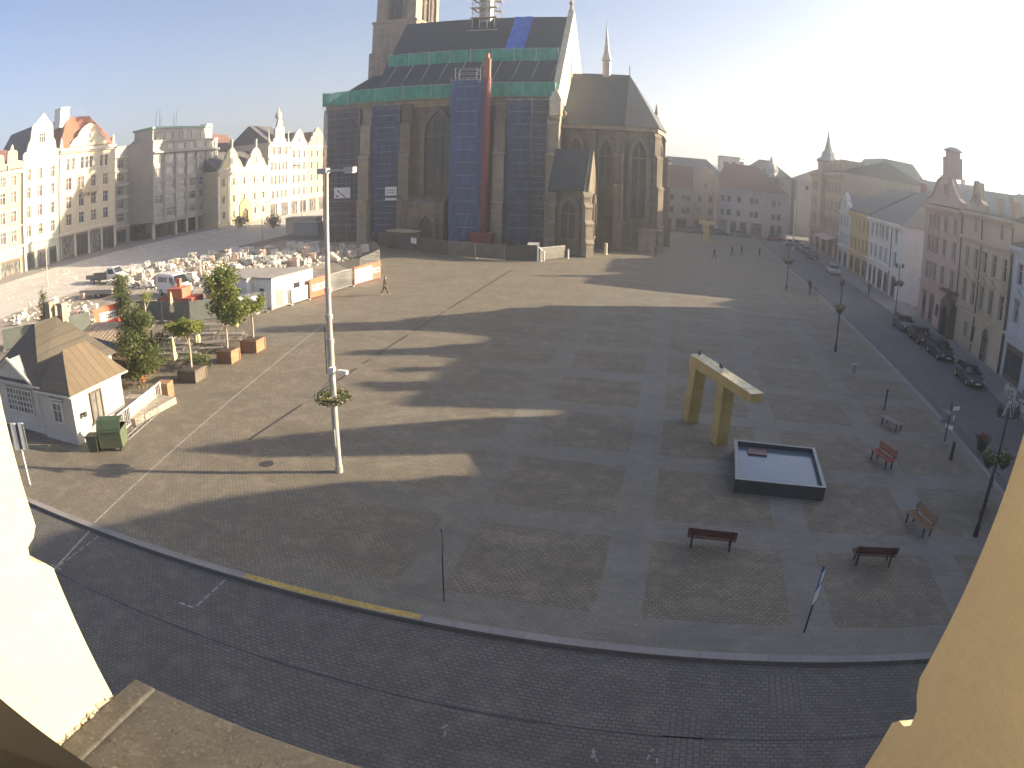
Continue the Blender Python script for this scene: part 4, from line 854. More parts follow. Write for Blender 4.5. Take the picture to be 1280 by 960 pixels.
# ------------------------------------------------------------------ golden fountain
gold, nt, bb = newmat('gilded_metal')
pp = pos(nt); cg_ = mix(nt, ramp(nt, noise(nt, pp, 1.6, 5), .35, .7), (.58,.46,.20), (.46,.35,.14))
cg_ = mix(nt, ramp(nt, noise(nt, pp, 9, 4), .6, .8), cg_, (.60,.52,.30))
gx = nt.nodes.new('ShaderNodeSeparateXYZ'); nt.links.new(nt.nodes.new('ShaderNodeNewGeometry').outputs['Normal'], gx.inputs[0])
dr_ = math_(nt, 'MULTIPLY', math_(nt, 'GREATER_THAN', gx.outputs[2], .8), ramp(nt, noise(nt, pp, 5.5, 3, .6), .47, .53))
cg_ = mix(nt, math_(nt, 'MULTIPLY', dr_, .85), cg_, (.66,.62,.50))
nt.links.new(cg_, bb.inputs['Base Color']); bb.inputs['Metallic'].default_value = .45; bb.inputs['Roughness'].default_value = .42
fo = thing('fountain_sculpture', 'golden gate of two square legs and a long cantilevered beam beside the basin', 'sculpture', (0,0,0))
d = Vector((2.55,-5.2)); ang = math.atan2(d.y, d.x)
for (x, y, tx, ty) in ((1.55,33.95,1.72,33.75),(2.98,31.2,2.98,31.2)):
    lg = MB(); lg.v = []
    c, s_ = math.cos(ang), math.sin(ang); vs = []
    for z, px, py, a, b in ((-.1,x,y,.62,.62),(2.95,tx,ty,.66,.66)):
        for i, j in ((-1,-1),(1,-1),(1,1),(-1,1)): vs.append((px+i*a/2*c-j*b/2*s_, py+i*a/2*s_+j*b/2*c, z))
    lg.add(vs, [(0,3,2,1),(4,5,6,7),(0,1,5,4),(1,2,6,5),(2,3,7,6),(3,0,4,7)]); lg.build('leg', gold, fo)
bm = MB(); c, s_ = math.cos(ang), math.sin(ang); vs = []
for (px, py, w, z0, z1) in ((1.56,34.1,.74,2.95,3.52),(4.22,28.75,.66,2.98,3.40)):
    for j in (-1, 1):
        for z in (z0, z1): vs.append((px-j*w/2*s_, py+j*w/2*c, z))
bm.add(vs, [(0,1,3,2),(4,6,7,5),(0,4,5,1),(2,3,7,6),(1,5,7,3),(0,2,6,4)])
beam = bm.build('beam', gold, fo)
for i, (px, py) in enumerate(((1.72,33.9),(2.72,31.9))):
    q = MB(); q.lathe([(.01,0),(.075,.05),(.085,.11),(.05,.17),(.03,.2)], (0,0,0), 8, sx=1.5); q.lathe([(.01,.0),(.045,.03),(.045,.08),(.01,.11)], (.09,0,.15), 8); q.tube((-.1,0,.1),(-.2,0,.06),.03,.012,n=5); q.tube((.13,0,.21),(.18,0,.2),.012,.003,n=4); q.tube((0,.02,.05),(0,.02,0),.01,n=4)
    q.build('pigeon', M('pigeon_grey', (.09,.09,.10), var=.2, scale=20), None, loc=(px,py,3.52-.03*i), rz=1.2+i)
    tag(bpy.data.objects['pigeon' if i == 0 else 'pigeon.001'], ['dark pigeon perched at the high end of the golden beam','dark pigeon perched halfway along the golden beam'][i], 'pigeon')
bs = thing('fountain_basin', 'dark low square fountain basin filled with still water', 'fountain', (5.5,27.95,0), R(-3.2))
mat_basin = M('dark_bronze_basin', (.055,.06,.058), var=.2, scale=1.5, rough=.5, streak=.3); mat_rim = M('worn_metal_rim', (.24,.25,.245), var=.15, scale=4, rough=.4, metal=.3)
wx, wy, hb = 1.98, 2.18, .60
b_ = MB(); b_.ring([(-wx,-wy),(wx,-wy),(wx,wy),(-wx,wy)],[(-wx+.12,-wy+.12),(wx-.12,-wy+.12),(wx-.12,wy-.12),(-wx+.12,wy-.12)],-.02,hb)
b_.v = [(x, z, y) for x, y, z in b_.v]; b_.f = [tuple(reversed(f)) for f in b_.f]; b_.build('body', mat_basin, bs)
b_ = MB(); b_.ring([(-wx-.03,-wy-.03),(wx+.03,-wy-.03),(wx+.03,wy+.03),(-wx-.03,wy+.03)],[(-wx+.13,-wy+.13),(wx-.13,-wy+.13),(wx-.13,wy-.13),(-wx+.13,wy-.13)],hb+.002,hb+.03)
b_.v = [(x, z, y) for x, y, z in b_.v]; b_.f = [tuple(reversed(f)) for f in b_.f]; b_.build('rim', mat_rim, bs)
wm_, nt, bb = newmat('still_water'); bb.inputs['Base Color'].default_value = (.115,.16,.195,1); bb.inputs['Roughness'].default_value = .14; bb.inputs['Specular IOR Level'].default_value = .8
bump(nt, bb, noise(nt, pos(nt), 6, 2), .03, .01)
MB().box(-wx+.125,wx-.125,-wy+.125,wy-.125,.1,.40).build('water', wm_, bs)
MB().box(-1.35,-.45,1.05,1.8,.39,.47).build('raised_slab', M('red_brown_slab', (.12,.045,.04), var=.2, scale=3, rough=.4), bs)  # flat red-brown block just above the water
MB().box(-wx+.22,-wx+.9,-wy+.22,-wy+.5,.40,.43).build('outlet', mat_basin, bs)

# ------------------------------------------------------------------ benches
def bench(label, x, y, rz, wood, ln=1.75, back=True):
    t = thing('bench', label, 'bench', (x,y,0), rz, 'benches on the square'); l = ln/2
    s_ = MB()
    for k in range(5): s_.box(-l,l,-.26+k*.105,-.26+k*.105+.085,.43,.47)
    s_.build('seat', wood, t)
    if back:
        b = MB()
        for k in range(3): b.box(-l,l,-.30-k*.035,-.265-k*.035,.56+k*.11,.65+k*.11)
        b.build('backrest', wood, t)
    for x_ in (-l+.18, l-.18):
        g = MB(); g.box(x_-.03,x_+.03,-.25,-.19,0,.43); g.box(x_-.03,x_+.03,.18,.24,0,.43); g.box(x_-.03,x_+.03,-.28,.24,.38,.425)
        if back: g.add([(x_-.03,-.25,.4),(x_+.03,-.25,.4),(x_+.03,-.21,.4),(x_-.03,-.21,.4),(x_-.03,-.40,.9),(x_+.03,-.40,.9),(x_+.03,-.36,.9),(x_-.03,-.36,.9)],[(0,3,2,1),(4,5,6,7),(0,1,5,4),(1,2,6,5),(2,3,7,6),(3,0,4,7)])
        g.build('leg', mat_dark, t)
    return t
bench('red brown slatted bench in front of the fountain basin', 2.3,21.3,R(-3),mat_bench_wood)
bench('red brown slatted bench beyond the blue street sign', 8.5,20.75,R(-1),mat_bench_wood)
bench('tan slatted bench turned sideways, beside the shaded window jamb', 11.4,23.5,R(108),mat_bench_tan,1.7)
bench('reddish bench turned sideways beside the fountain basin', 11.4,30.2,R(112),M('faded_red_bench_slats', (.30,.09,.065), var=.2, scale=4),1.6)
bench('pale grey bench turned sideways beyond the reddish one', 13.6,35.6,R(118),mat_greywood,1.6,False)
# ------------------------------------------------------------------ posts, bins and signs
def post(label, x, y, h, r=.045, m=None, cat='post', name='post'):
    return tag(MB().lathe([(r*1.5,0),(r*1.5,.06),(r,.08),(r,h-.05),(r*1.25,h-.04),(r*.6,h)], (0,0,0), 8).build(name, m or mat_dark, None, loc=(x,y,0)), label, cat)
sp = thing('sign_post', 'thin dark post with an edge-on plate at the kerb in front', 'road sign', (-5.69,16.16,0))
MB().tube((0,0,0),(0,0,2.55),.022,n=8).build('pole', mat_dark, sp); MB().box(-.007,.007,-.25,.25,1.75,2.5).build('plate', mat_galv, sp)
sp = thing('sign_post', 'street sign with a blue plate over a white plate by the kerb', 'road sign', (5.25,16.48,0))
MB().tube((0,0,0),(0,0,2.4),.032,n=8).build('pole', mat_dark, sp)
MB().obox((.02,-.03,2.0),(.62,.02,.62),R(62)).build('plate', mat_blue_sign, sp); MB().obox((.02,-.03,1.42),(.50,.02,.44),R(62)).build('plate', mat_white, sp)
a = MB(); a.obox((.035,-.038,2.05),(.30,.012,.34),R(62)); a.build('symbol', mat_white, sp)
sp = thing('information_sign', 'tall white double panelled sign at the sunlit window jamb', 'sign', (-26.46,16.29,0), R(25))
MB().tube((0,0,0),(0,0,2.95),.04,n=8).build('pole', mat_white, sp)
for x in (-.26,.26): MB().box(x-.16,x+.16,-.03,.03,1.75,3.05).build('panel', mat_white, sp)
MB().box(-.07,.07,-.045,.045,1.8,3.0).build('divider', mat_dark, sp); MB().box(.35,.42,-.035,.035,1.76,3.0).build('edge', mat_green_paint, sp)
sp = thing('information_board', 'grey information stele with a pale poster next to the shaded window jamb', 'sign', (15.7,25.2,0), R(58))
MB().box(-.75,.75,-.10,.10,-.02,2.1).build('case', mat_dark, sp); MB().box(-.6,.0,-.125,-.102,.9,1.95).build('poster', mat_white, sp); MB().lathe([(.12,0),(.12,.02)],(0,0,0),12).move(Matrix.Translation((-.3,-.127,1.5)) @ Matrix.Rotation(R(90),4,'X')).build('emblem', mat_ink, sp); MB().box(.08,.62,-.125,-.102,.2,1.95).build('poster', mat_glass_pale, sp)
sp = thing('signpost', 'signpost carrying a cluster of small pale plates at the eastern kerb', 'sign', (16.79,34.04,0))
MB().tube((0,0,0),(0,0,2.3),.05,n=8).build('pole', mat_dark, sp)
for i, (x, z, a_) in enumerate(((.35,2.0,20),(-.3,1.75,-30),(.3,1.45,60),(-.35,1.2,10),(.1,.9,-50))): MB().obox((x,-.06,z),(.55,.03,.22),R(a_)).build('plate', mat_galv if i % 2 else mat_white, sp)
post('small dark bollard beside the cluster of pale sign plates', 16.2,31.4,1.0,.10,cat='bollard',name='bollard')
post('slim black post leaning near the pale grey bench', 14.1,38.8,1.3,.06)
post('short pale bollard with a dark foot alone on the paving beyond the black post', 13.7,45.9,.85,.16,mat_galv,'bollard','bollard')
post('pale stone bollard at the foot of the cathedral choir', -9.6,99.6,1.7,.22,M('pale_bollard_stone', (.6,.57,.45), var=.1, scale=4),'bollard','bollard')
post('white bollard post at the end of the church hoarding', -14.0,92.6,1.3,.12,mat_white,'bollard','bollard')
post('slim white flag pole at the far end of the eastern street', 24.1,135,9.8,.10,mat_white,'flag pole','flag_pole')
post('pale thin flag pole in front of the lavender house', 20.6,155,11,.08,mat_galv,'flag pole','flag_pole')
post('dark thin flag pole beside the far golden sculpture', 7.8,140,11.9,.09,mat_frame_dark,'flag pole','flag_pole')
# lamp posts with flower baskets along the eastern kerb
lp = thing('lamp_post', 'dark lamp post with flower baskets beside the shaded window jamb', 'street lamp', (14.35,23,0), 0, 'lamp posts along the eastern kerb')
p = MB(); p.lathe([(.14,0),(.12,.5),(.07,.6),(.05,5.6)], (0,0,0), 10); p.tube((-.5,0,5.2),(.5,0,5.2),.03,n=6); p.tube((-.42,0,3.5),(.42,0,3.5),.025,n=6); p.build('pole', mat_dark, lp)
for x in (-.5,.5): l = MB().lathe([(.03,0),(.15,.1),(.17,.32),(.06,.44),(.02,.52)], (x,0,5.22), 8).build('lantern', mat_dark, lp)
for i, (x, z, r) in enumerate(((-.42,3.3,.42),(.42,3.3,.42))):
    q = MB(); q.lathe([(.08,-.25),(.3,0),(.36,.12)], (x,0,z), 10); bo = q.build('basket', mat_dark, lp)
    lf = MB(); leaves(lf, 330, lambda: (x+random.gauss(0,.22), random.gauss(0,.22), z+.15+abs(random.gauss(0,.14))), .06); leaves(lf, 50, lambda: (x+random.gauss(0,.22), random.gauss(0,.22), z+.2+abs(random.gauss(0,.12))), .05, 1); lf.build('foliage', [leafB, flower], bo)
dup(lp, (13.8,52.6,0), 1.2, 'dark lamp post with flower baskets beyond the golden sculpture'); dup(lp, (14.2,81.8,0), .7, 'dark lamp post with flower baskets at the far end of the eastern kerb'); dup(lp, (26.6,74.5,0), .3, 'dark lamp post with flower baskets on the pavement before the side street')
# street masts in the west
ms = thing('street_mast', 'slim street lamp mast in front of the pale green house', 'street lamp', on_west(-85.2,63.3), 0, 'street lamps along the western street')
p = MB(); p.lathe([(.16,0),(.14,1),(.09,1.1),(.07,8.2)], (0,0,0), 8); p.tube((0,0,8.1),(-1.0,0,8.3),.05,n=6); p.build('pole', mat_mast, ms); MB().box(-1.5,-.8,-.14,.14,8.25,8.4).build('lamp_head', mat_dark, ms)
for x, y, s_, lb in ((-72.6,107.9,.8,'slim street lamp mast at the far end of the stone yard'), (-88.8,150.6,1.6,'tallest slim street mast in front of the salmon house'), (-99,128,.85,'slim street lamp mast in front of the concrete block'), (-93,140,.9,'slim street lamp mast in front of the baroque house')): dup(ms, on_west(x,y), 0, lb, (s_,s_,s_))
gs = thing('fountain_sculpture', 'far golden sculpture with a pillar and crossbar at the northern end', 'sculpture', (6.4,132.2,0))
MB().taper((0,0,-.05),1.2,1.0,(0,0,3.3),1.0,.9).build('pillar', gold, gs); MB().taper((.0,0,3.3),3.2,1.1,(0,0,4.0),2.9,1.0).build('beam', gold, gs)
# ------------------------------------------------------------------ kiosk
random.seed(11)
mat_kroof = M_blocks('ochre_standing_seam_roof', (.17,.128,.08), 40, .55, axis='zy', var=.2, joint=.62, mort=.05, rough=.6)
mat_kroof2 = M_blocks('grey_brown_seam_roof', (.10,.085,.06), 40, .55, axis='zx', var=.15, joint=.62, mort=.05, rough=.6)
mat_kwall = M('whitewashed_wall', (.52,.49,.44), var=.06, scale=1.2, streak=.18)
ki = thing('kiosk', 'white kiosk with hipped seam metal roofs and a multi paned window', 'kiosk', (0,0,0))
k_ = MB()
def wallbox(x0, x1, y0, y1, z1): k_.box(x0,x1,y0,y1,-.2,z1)
wallbox(-30.6,-27.55,21.15,25.3,2.7); wallbox(-36.5,-30.61,21.35,27.5,2.9)
k_.box(-30.7,-27.48,21.08,25.37,-.2,.35); k_.box(-36.6,-30.71,21.28,27.5,-.2,.4); k_.build('wall', mat_kwall, ki)
r1 = MB(); r1.add([(-31.0,20.85,2.72),(-27.25,20.85,2.72),(-27.25,25.6,2.72),(-31.0,25.6,2.72),(-29.6,22.6,4.5),(-29.6,24.6,4.5)], [(3,2,1,0),(0,1,4),(1,2,5,4),(2,3,5),(3,0,4,5)]); r1.build('roof', mat_kroof, ki)
r2 = MB(); r2.add([(-37,20.95,2.92),(-30.3,20.95,2.92),(-30.3,27.8,2.92),(-37,27.8,2.92),(-33.9,23.7,5.6),(-33.6,25.6,5.6)], [(3,2,1,0),(0,1,4),(1,2,5,4),(2,3,5),(3,0,4,5)]); rr = r2.build('roof', mat_kroof2, ki)
c_ = MB()
for x, y, z in ((-34.2,25.4,6.4),(-33.4,25.9,6.2),(-35.0,26.2,6.0)): c_.box(x-.28,x+.28,y-.25,y+.25,4.2,z); c_.box(x-.34,x+.34,y-.31,y+.31,z,z+.12)
c_.build('chimney', M('sooty_chimney_render', (.34,.29,.22), var=.25, scale=5), rr)
g_ = MB(); g_.path([(-37,20.9,2.85),(-30.35,20.9,2.85)], .07, 6); g_.path([(-31,20.8,2.66),(-27.2,20.8,2.66),(-27.2,25.6,2.66)], .06, 6); g_.tube((-30.75,21.0,2.7),(-30.75,21.0,.1),.05,n=6); g_.build('gutter', mat_kwall, ki)
MB().prism([(-36.7,2.85),(-31.25,2.85),(-33.97,4.12)], 21.1, 22.6).build('gable', mat_kwall, ki)
for xa, xb, za, zb in ((-31.1,-33.97,2.8,4.2),(-36.9,-33.97,2.8,4.2)): MB().tube((xa,21.02,za),(xb,21.02,zb),.10,n=6).build('verge', mat_kwall, ki)
w1 = MB(); w1.ring([(-35.1,.95),(-31.9,.95),(-31.9,2.45),(-35.1,2.45)],[(-35,1.05),(-32.0,1.05),(-32.0,2.35),(-35,2.35)],21.22,21.36)
for i in range(1,8): w1.box(-35+3.0*i/8-.035,-35+3.0*i/8+.035,21.25,21.33,1.05,2.35)
for i in range(1,4): w1.box(-35,-32.0,21.255,21.325,1.05+1.3*i/4-.03,1.05+1.3*i/4+.03)
wo = w1.build('window', mat_frame, ki); MB().box(-35.05,-31.95,21.30,21.34,1.0,2.4).build('pane', mat_glass, wo)
w1 = MB(); w1.ring([(-29.5,1.0),(-28.5,1.0),(-28.5,2.2),(-29.5,2.2)],[(-29.4,1.1),(-28.6,1.1),(-28.6,2.1),(-29.4,2.1)],21.02,21.16); w1.box(-29.03,-28.97,21.05,21.14,1.1,2.1); w1.box(-29.4,-28.6,21.05,21.14,1.68,1.72); w1.box(-29.7,-28.3,20.98,21.1,2.3,2.4)
wo = w1.build('window', mat_frame, ki); MB().box(-29.45,-28.55,21.10,21.145,1.05,2.15).build('pane', mat_glass, wo)
w1 = MB(); w1.ring([(22.55,.75),(23.5,.75),(23.5,2.35),(22.55,2.35)],[(22.65,.85),(23.4,.85),(23.4,2.25),(22.65,2.25)],0,.12); w1.box(23.0,23.06,.02,.1,.85,2.25); w1.v = [(-27.56+y, x, z) for x, y, z in w1.v]
w1.box(-27.5,-27.42,22.45,23.6,.66,.74); wo = w1.build('window', mat_frame_dark, ki); MB().box(-27.55,-27.50,22.62,23.43,.82,2.28).build('pane', mat_glass, wo)
l_ = MB(); l_.box(-27.55,-27.3,21.75,21.85,1.45,1.5); l_.box(-27.36,-27.2,21.7,21.9,1.35,1.6); l_.build('lamp', mat_dark, ki)
# railing, bins
rl = thing('railing', 'pale metal ramp railing with board infill beside the kiosk', 'railing', (0,0,0))
p0, p1 = Vector((-26.0,23.0,0)), Vector((-27.5,28.6,0)); r_ = MB(); dv = (p1-p0)
for i in range(8): q = p0+dv*i/7; r_.tube(q, q+Vector((0,0,1.08)), .03, n=6)
for z in (1.08,.12): r_.tube(p0+Vector((0,0,z)), p1+Vector((0,0,z)), .035, n=6)
for i in range(28):
    q = p0+dv*i/27.5
    if i < 9 or i > 23: r_.tube(q+Vector((0,0,.12)), q+Vector((0,0,1.05)), .012, n=4)
r_.build('rail', mat_white, rl)
r_ = MB()
a, b = p0+dv*.30, p0+dv*.86; r_.quad(a+Vector((-.04,0,.16)), b+Vector((-.04,0,.16)), b+Vector((-.04,0,1.0)), a+Vector((-.04,0,1.0)))
r_.build('infill', M_blocks('pale_plank_infill', (.50,.44,.36), 2, .2, axis='xz', var=.15), rl)
r_ = MB(); r_.box(-29.8,-26.1,24.6,28.4,-.1,.38); r_.build('ramp', M('grey_ramp_boards', (.36,.31,.25), var=.2, scale=3), rl)
rk = thing('bicycle_rack', 'low galvanised bicycle rack in front of the ramp railing', 'bicycle rack', (-25.6,25.0,0), R(105))
r_ = MB()
for i in range(9): x = -2.2+i*.55; r_.path([(x,0,0),(x,0,.42),(x,.35,.42),(x,.35,0)], .018, 5)
r_.tube((-2.3,0,.05),(2.3,0,.05),.025,n=5); r_.tube((-2.3,.35,.05),(2.3,.35,.05),.025,n=5); r_.build('frame', mat_galv, rk)
tb = MB(); tb.box(-.45,.45,-.42,.42,0,.95); tag(tb.build('planter_box', mat_wood, None, loc=(-27.6,29.05,0), rz=.25), 'small orange wooden box at the far end of the ramp railing', 'planter')
du = thing('dumpster', 'dark green rubbish container with its lid tipped open by the kiosk', 'dumpster', (-25.1,21.75,0), R(28))
b_ = MB(); b_.prism([(-.50,.18),(.50,.18),(.62,1.05),(.62,1.12),(-.62,1.12),(-.62,1.05)], -.68, .68, axis='x'); b_.box(-.72,.72,-.66,.66,1.06,1.12); b_.build('body', mat_green_paint, du)
b_ = MB(); b_.prism([(-.60,1.13),(-.60,1.18),(-.35,1.58),(.0,1.66),(.2,1.62),(.0,1.60),(-.33,1.53)], -.70, .70, axis='x'); b_.build('lid', M('faded_dark_green_lid', (.05,.085,.05), var=.25, scale=5), du)
MB().box(-.62,.62,-.54,.54,.9,1.0).build('refuse', mat_black, du)
for x in (-.5,.5):
    for y in (-.42,.42): MB().tube((x-.03,y,.09),(x+.03,y,.09),.09,n=10).build('wheel', mat_rubber, du)
bk = thing('litter_bin', 'dark angular bin standing beside the green dumpster', 'bin', (-25.95,21.0,0), .4)
MB().taper((0,0,0),.55,.5,(0,0,.8),.7,.62).build('body', M('grey_green_bin', (.07,.08,.06), var=.2, scale=4), bk); MB().box(-.37,.37,-.33,.33,.8,.86).build('lid', mat_dark, bk)

# ------------------------------------------------------------------ beer garden: stall, tables, parasols, planters, trees
stl = thing('market_stall', 'garden stall with corrugated tan roof and a sagging black tarpaulin', 'stall', (0,0,0))
q = MB()
n_ = 34
vs = []
for i in range(n_+1):
    t = i/n_; z = .05*(i % 2)
    vs += [(-37.8+6.6*t, 29.2+1.0*t, 2.35+z), (-39.6+6.6*t, 33.8+1.0*t, 3.0+z)]
q.add(vs, [(2*i,2*i+2,2*i+3,2*i+1) for i in range(n_)]); q.build('roof', M('tan_corrugated_sheet', (.34,.26,.165), var=.25, scale=2, rough=.6, streak=.3), stl)
q = MB(); vs = []
for j in range(7):
    for i in range(11):
        u, v = i/10, j/6; vs.append((-37.9+6.4*u+1.0*v, 30.9-1.6*u-2.9*v+.0, 2.95-.35*v-.30*math.sin(u*3.1)*math.sin(v*3.1)+random.uniform(-.03,.03)))
q.add(vs, [(j*11+i,j*11+i+1,(j+1)*11+i+1,(j+1)*11+i) for j in range(6) for i in range(10)]); q.build('tarpaulin', M('black_roof_tarpaulin', (.05,.05,.048), var=.25, scale=2, rough=.55), stl)
for x, y in ((-37.2,29.4),(-31.6,30.2),(-38.8,33.5),(-33.4,34.4),(-31.2,27.0),(-34.4,28.0)): MB().tube((x,y,0),(x,y,2.5),.06,n=6).build('post', mat_frame_dark, stl)
MB().box(-38,-32,31.6,33.6,-.1,1.1).build('counter', M_blocks('dark_stall_boards', (.14,.085,.05), 2, .15, var=.2), stl)
def planter(label, x, y, w, d, h, m, soil=True):
    t = thing('planter', label, 'planter', (x,y,0), R(4)); b = MB(); b.box(-w/2,w/2,-d/2,d/2,0,h); b.box(-w/2-.05,w/2+.05,-d/2-.05,d/2+.05,h-.14,h-.03)
    for i in (-1,1):
        for j in (-1,1): b.box(i*w/2-.05,i*w/2+.05,j*d/2-.05,j*d/2+.05,-.02,h+.01)
    b.build('box', m, t); MB().box(-w/2+.06,w/2-.06,-d/2+.06,d/2-.06,h-.02,h+.03).build('soil', M('planter_soil', (.07,.055,.04), var=.3, scale=8), t); return t
mat_dkwood = M_blocks('weathered_grey_planter', (.17,.14,.105), 1.2, .16, var=.2, mort=.012)
planter('grey wooden planter with a pale corner post beside the kiosk', -28.1,32.5,1.4,1.3,.75,mat_dkwood)
planter('orange wooden planter under the dense oval tree', -28.1,36.7,1.15,1.15,.85,mat_wood)
planter('orange wooden planter under the thin sparse tree', -27.95,39.6,1.3,1.3,.85,mat_wood)
def tree(label, x, y, trunk, crown, n, size, lm, z0=.0, lean=0, bk=None):
    """crown: list of (dx, dy, z, rx, rz) clumps"""
    t = thing('tree', label, 'tree', (x,y,z0))
    b = MB(); top = Vector((lean, 0, trunk)); b.tube((0,0,-.05),top*.5+Vector((.03,.02,0)),.085,.07,7); b.tube(top*.5+Vector((.03,.02,0)),top,.07,.05,7)
    for dx, dy, z, rx, rz in crown:
        if random.random() < .8: b.tube(top*random.uniform(.7,1), (dx,dy,z), .035, .012, 5)
    b.build('trunk', bk or bark_pale, t)
    lf = MB(); tot = sum(c[3]**2*c[4] for c in crown)
    for dx, dy, z, rx, rz in crown:
        def s_():
            v = Vector((random.gauss(0,1), random.gauss(0,1), random.gauss(0,1))).normalized()*random.random()**.42
            return (dx+v.x*rx*(1+.25*math.sin(7*v.z+dx*9)), dy+v.y*rx, z+v.z*rz*(1+.2*math.sin(6*v.x+dy*5)))
        leaves(lf, max(30, int(n*rx**2*rz/tot)), s_, size)
    lf.build('crown', lm, t); return t
random.seed(21)
disc = [(random.uniform(-.95,.95),random.uniform(-.8,.8),3.05+random.uniform(-.22,.30),random.uniform(.34,.55),random.uniform(.22,.34)) for _ in range(17)]
tree('flat topped bright green tree in the grey planter', -28.2,32.6, 2.7, disc, 3600, .085, leafC, .3)
oval = [(random.gauss(0,.52),random.gauss(0,.52),random.uniform(2.4,5.6),random.uniform(.5,.8),random.uniform(.5,.8)) for _ in range(24)] + [(0,0,z,.75,.7) for z in (2.7,3.4,4.1,4.8,5.5)]
tree('dense tall oval tree in the middle planter', -28.3,36.9, 2.4, oval, 8000, .10, leafA, .5)
spr = [(random.uniform(-1.0,1.0),random.uniform(-1.0,1.0),2.95+random.uniform(-.4,.45),random.uniform(.25,.42),random.uniform(.2,.34)) for _ in range(16)]
tree('thin sparse young tree in the planter towards the church', -28.1,39.9, 2.6, spr, 1700, .085, leafC, .4)
con = [(random.gauss(0,.55)*(1.25-abs(z-2.6)/4.6),random.gauss(0,.55)*(1.25-abs(z-2.6)/4.6),z,.78*(1.15-max(0,z-3)/3.4),.6) for z in [.9+4.0*i/34 for i in range(34)]]
tree('broad dark evergreen beside the tan corrugated stall roof', -31.1,30.5, 1.6, con, 9500, .09, leafB, 0, bk=bark)
con2 = [(random.gauss(0,.4),random.gauss(0,.4),z,.62,.6) for z in [1.0+3.4*i/20 for i in range(21)]]
tree('dark round evergreen farther back behind the red banner', -46.4,44.2, 1.5, con2, 3600, .10, leafB, 0, bk=bark)
con3 = [(random.gauss(0,.26)*(1.3-z/6),random.gauss(0,.26)*(1.3-z/6),z,.5*(1.25-z/5.2),.55) for z in [.8+3.6*i/20 for i in range(21)]]
tree('olive cypress standing behind the kiosk chimneys', -50.4,36.6, 1.2, con3, 3200, .09, leafD, .2, bk=bark)
tree('slim young tree between the evergreens and the cream parasol', -40.8,41.5, 2.4, [(random.gauss(0,.35),random.gauss(0,.35),3.1+random.uniform(-.3,.4),.35,.3) for _ in range(8)], 420, .08, leafC)
for x, y, r, lb in ((-97,134.5,2.0,'round brown green bush in front of the baroque portal'), (-85,131,1.8,'round bush near the far stone yard fence')):
    t = thing('bush', lb, 'bush', on_west(x,y)); lf = MB(); MB().tube((0,0,0),(0,0,1.2),.09,n=6).build('trunk', bark, t)
    leaves(lf, 900, lambda: (random.gauss(0,r*.42), random.gauss(0,r*.42), 1.5+random.gauss(0,.6)), .2); lf.build('foliage', leafD, t)
for x, y, lb in ((-28.7,34.6,'low dark hedge bush between two planters'), (-29.9,34.6,'dark round shrub under the flat topped tree')):
    t = thing('bush', lb, 'bush', (x,y,0)); MB().tube((0,0,0),(0,0,.5),.05,n=5).build('trunk', bark, t); lf = MB(); leaves(lf, 600, lambda: (random.gauss(0,.28), random.gauss(0,.28), .55+random.gauss(0,.26)), .07); lf.build('foliage', leafB, t)
def parasol(label, x, y, h):
    t = thing('parasol', label, 'parasol', (x,y,0), random.random(), 'folded cream parasols in the beer garden')
    MB().lathe([(.28,0),(.26,.08),(.03,.1),(.025,h)], (0,0,0), 10).build('pole', mat_frame_dark, t)
    q = MB(); n = 14; prof = [(.14,h*.34),(.20,h*.40),(.17,h*.55),(.12,h*.58),(.15,h*.66),(.10,h*.84),(.05,h*.97),(.02,h*1.03)]
    vs, fs = [], []
    for r, z in prof:
        for i in range(n): a = 2*math.pi*i/n; rr_ = r*(1+.28*(i % 2)); vs.append((rr_*math.cos(a), rr_*math.sin(a), z))
    for k in range(len(prof)-1):
        for i in range(n): j = (i+1) % n; fs.append((k*n+i,k*n+j,(k+1)*n+j,(k+1)*n+i))
    q.add(vs, fs); q.build('canopy', mat_canvas, t)
parasol('folded cream parasol in front of the dark red skip', -41.6,46.0,2.7); parasol('folded cream parasol close beside the dark evergreen', -30.6,33.6,2.3)
parasol('folded cream parasol behind the flat topped tree', -31.6,37.6,2.6); parasol('folded cream parasol behind the oval tree trunk', -31.4,42.3,2.6); parasol('folded cream parasol standing at the grey hoarding behind the kiosk', -42.5,36.6,2.5)
tset = thing('beer_table', 'grey plank table with two benches in the beer garden', 'table', (-33,35,0), .3, 'plank tables of the beer garden')
def bt(w, d, h, y):
    b = MB(); b.box(-w/2,w/2,y-d/2,y+d/2,h-.045,h); return b
bt(2.0,.7,.76,0).build('tabletop', mat_greywood, tset)
for y in (-.68,.68): bt(2.0,.3,.46,y).build('seat', mat_greywood, tset)
for x in (-.75,.75):
    g = MB(); g.tube((x,-.68,0),(x,-.2,.74),.03,n=5); g.tube((x,.68,0),(x,.2,.74),.03,n=5); g.tube((x,-.75,.42),(x,.75,.42),.03,n=5); g.tube((x,-.75,0),(x,-.75,.42),.025,n=5); g.tube((x,.75,0),(x,.75,.42),.025,n=5); g.build('leg', mat_frame_dark, tset)
for i, (x, y) in enumerate(((-31.4,35.6),(-33.8,37.6),(-31.0,38.6),(-33.4,40.6),(-36.0,38.6),(-36.6,41.8),(-30.9,41.0),(-34.6,43.4))): dup(tset, (x,y,0), .3+random.uniform(-.2,.2), 'grey plank table with two benches in the beer garden')
tset['label'] = 'grey plank table with two benches in the beer garden'
gd = MB()
for x, y, z in ((-31.3,34.2,0),(-30.9,34.9,0),(-31.7,34.6,0),(-31.1,35.3,0)): gd.taper((x,y,.0),.32,.32,(x,y,.5),.4,.4)
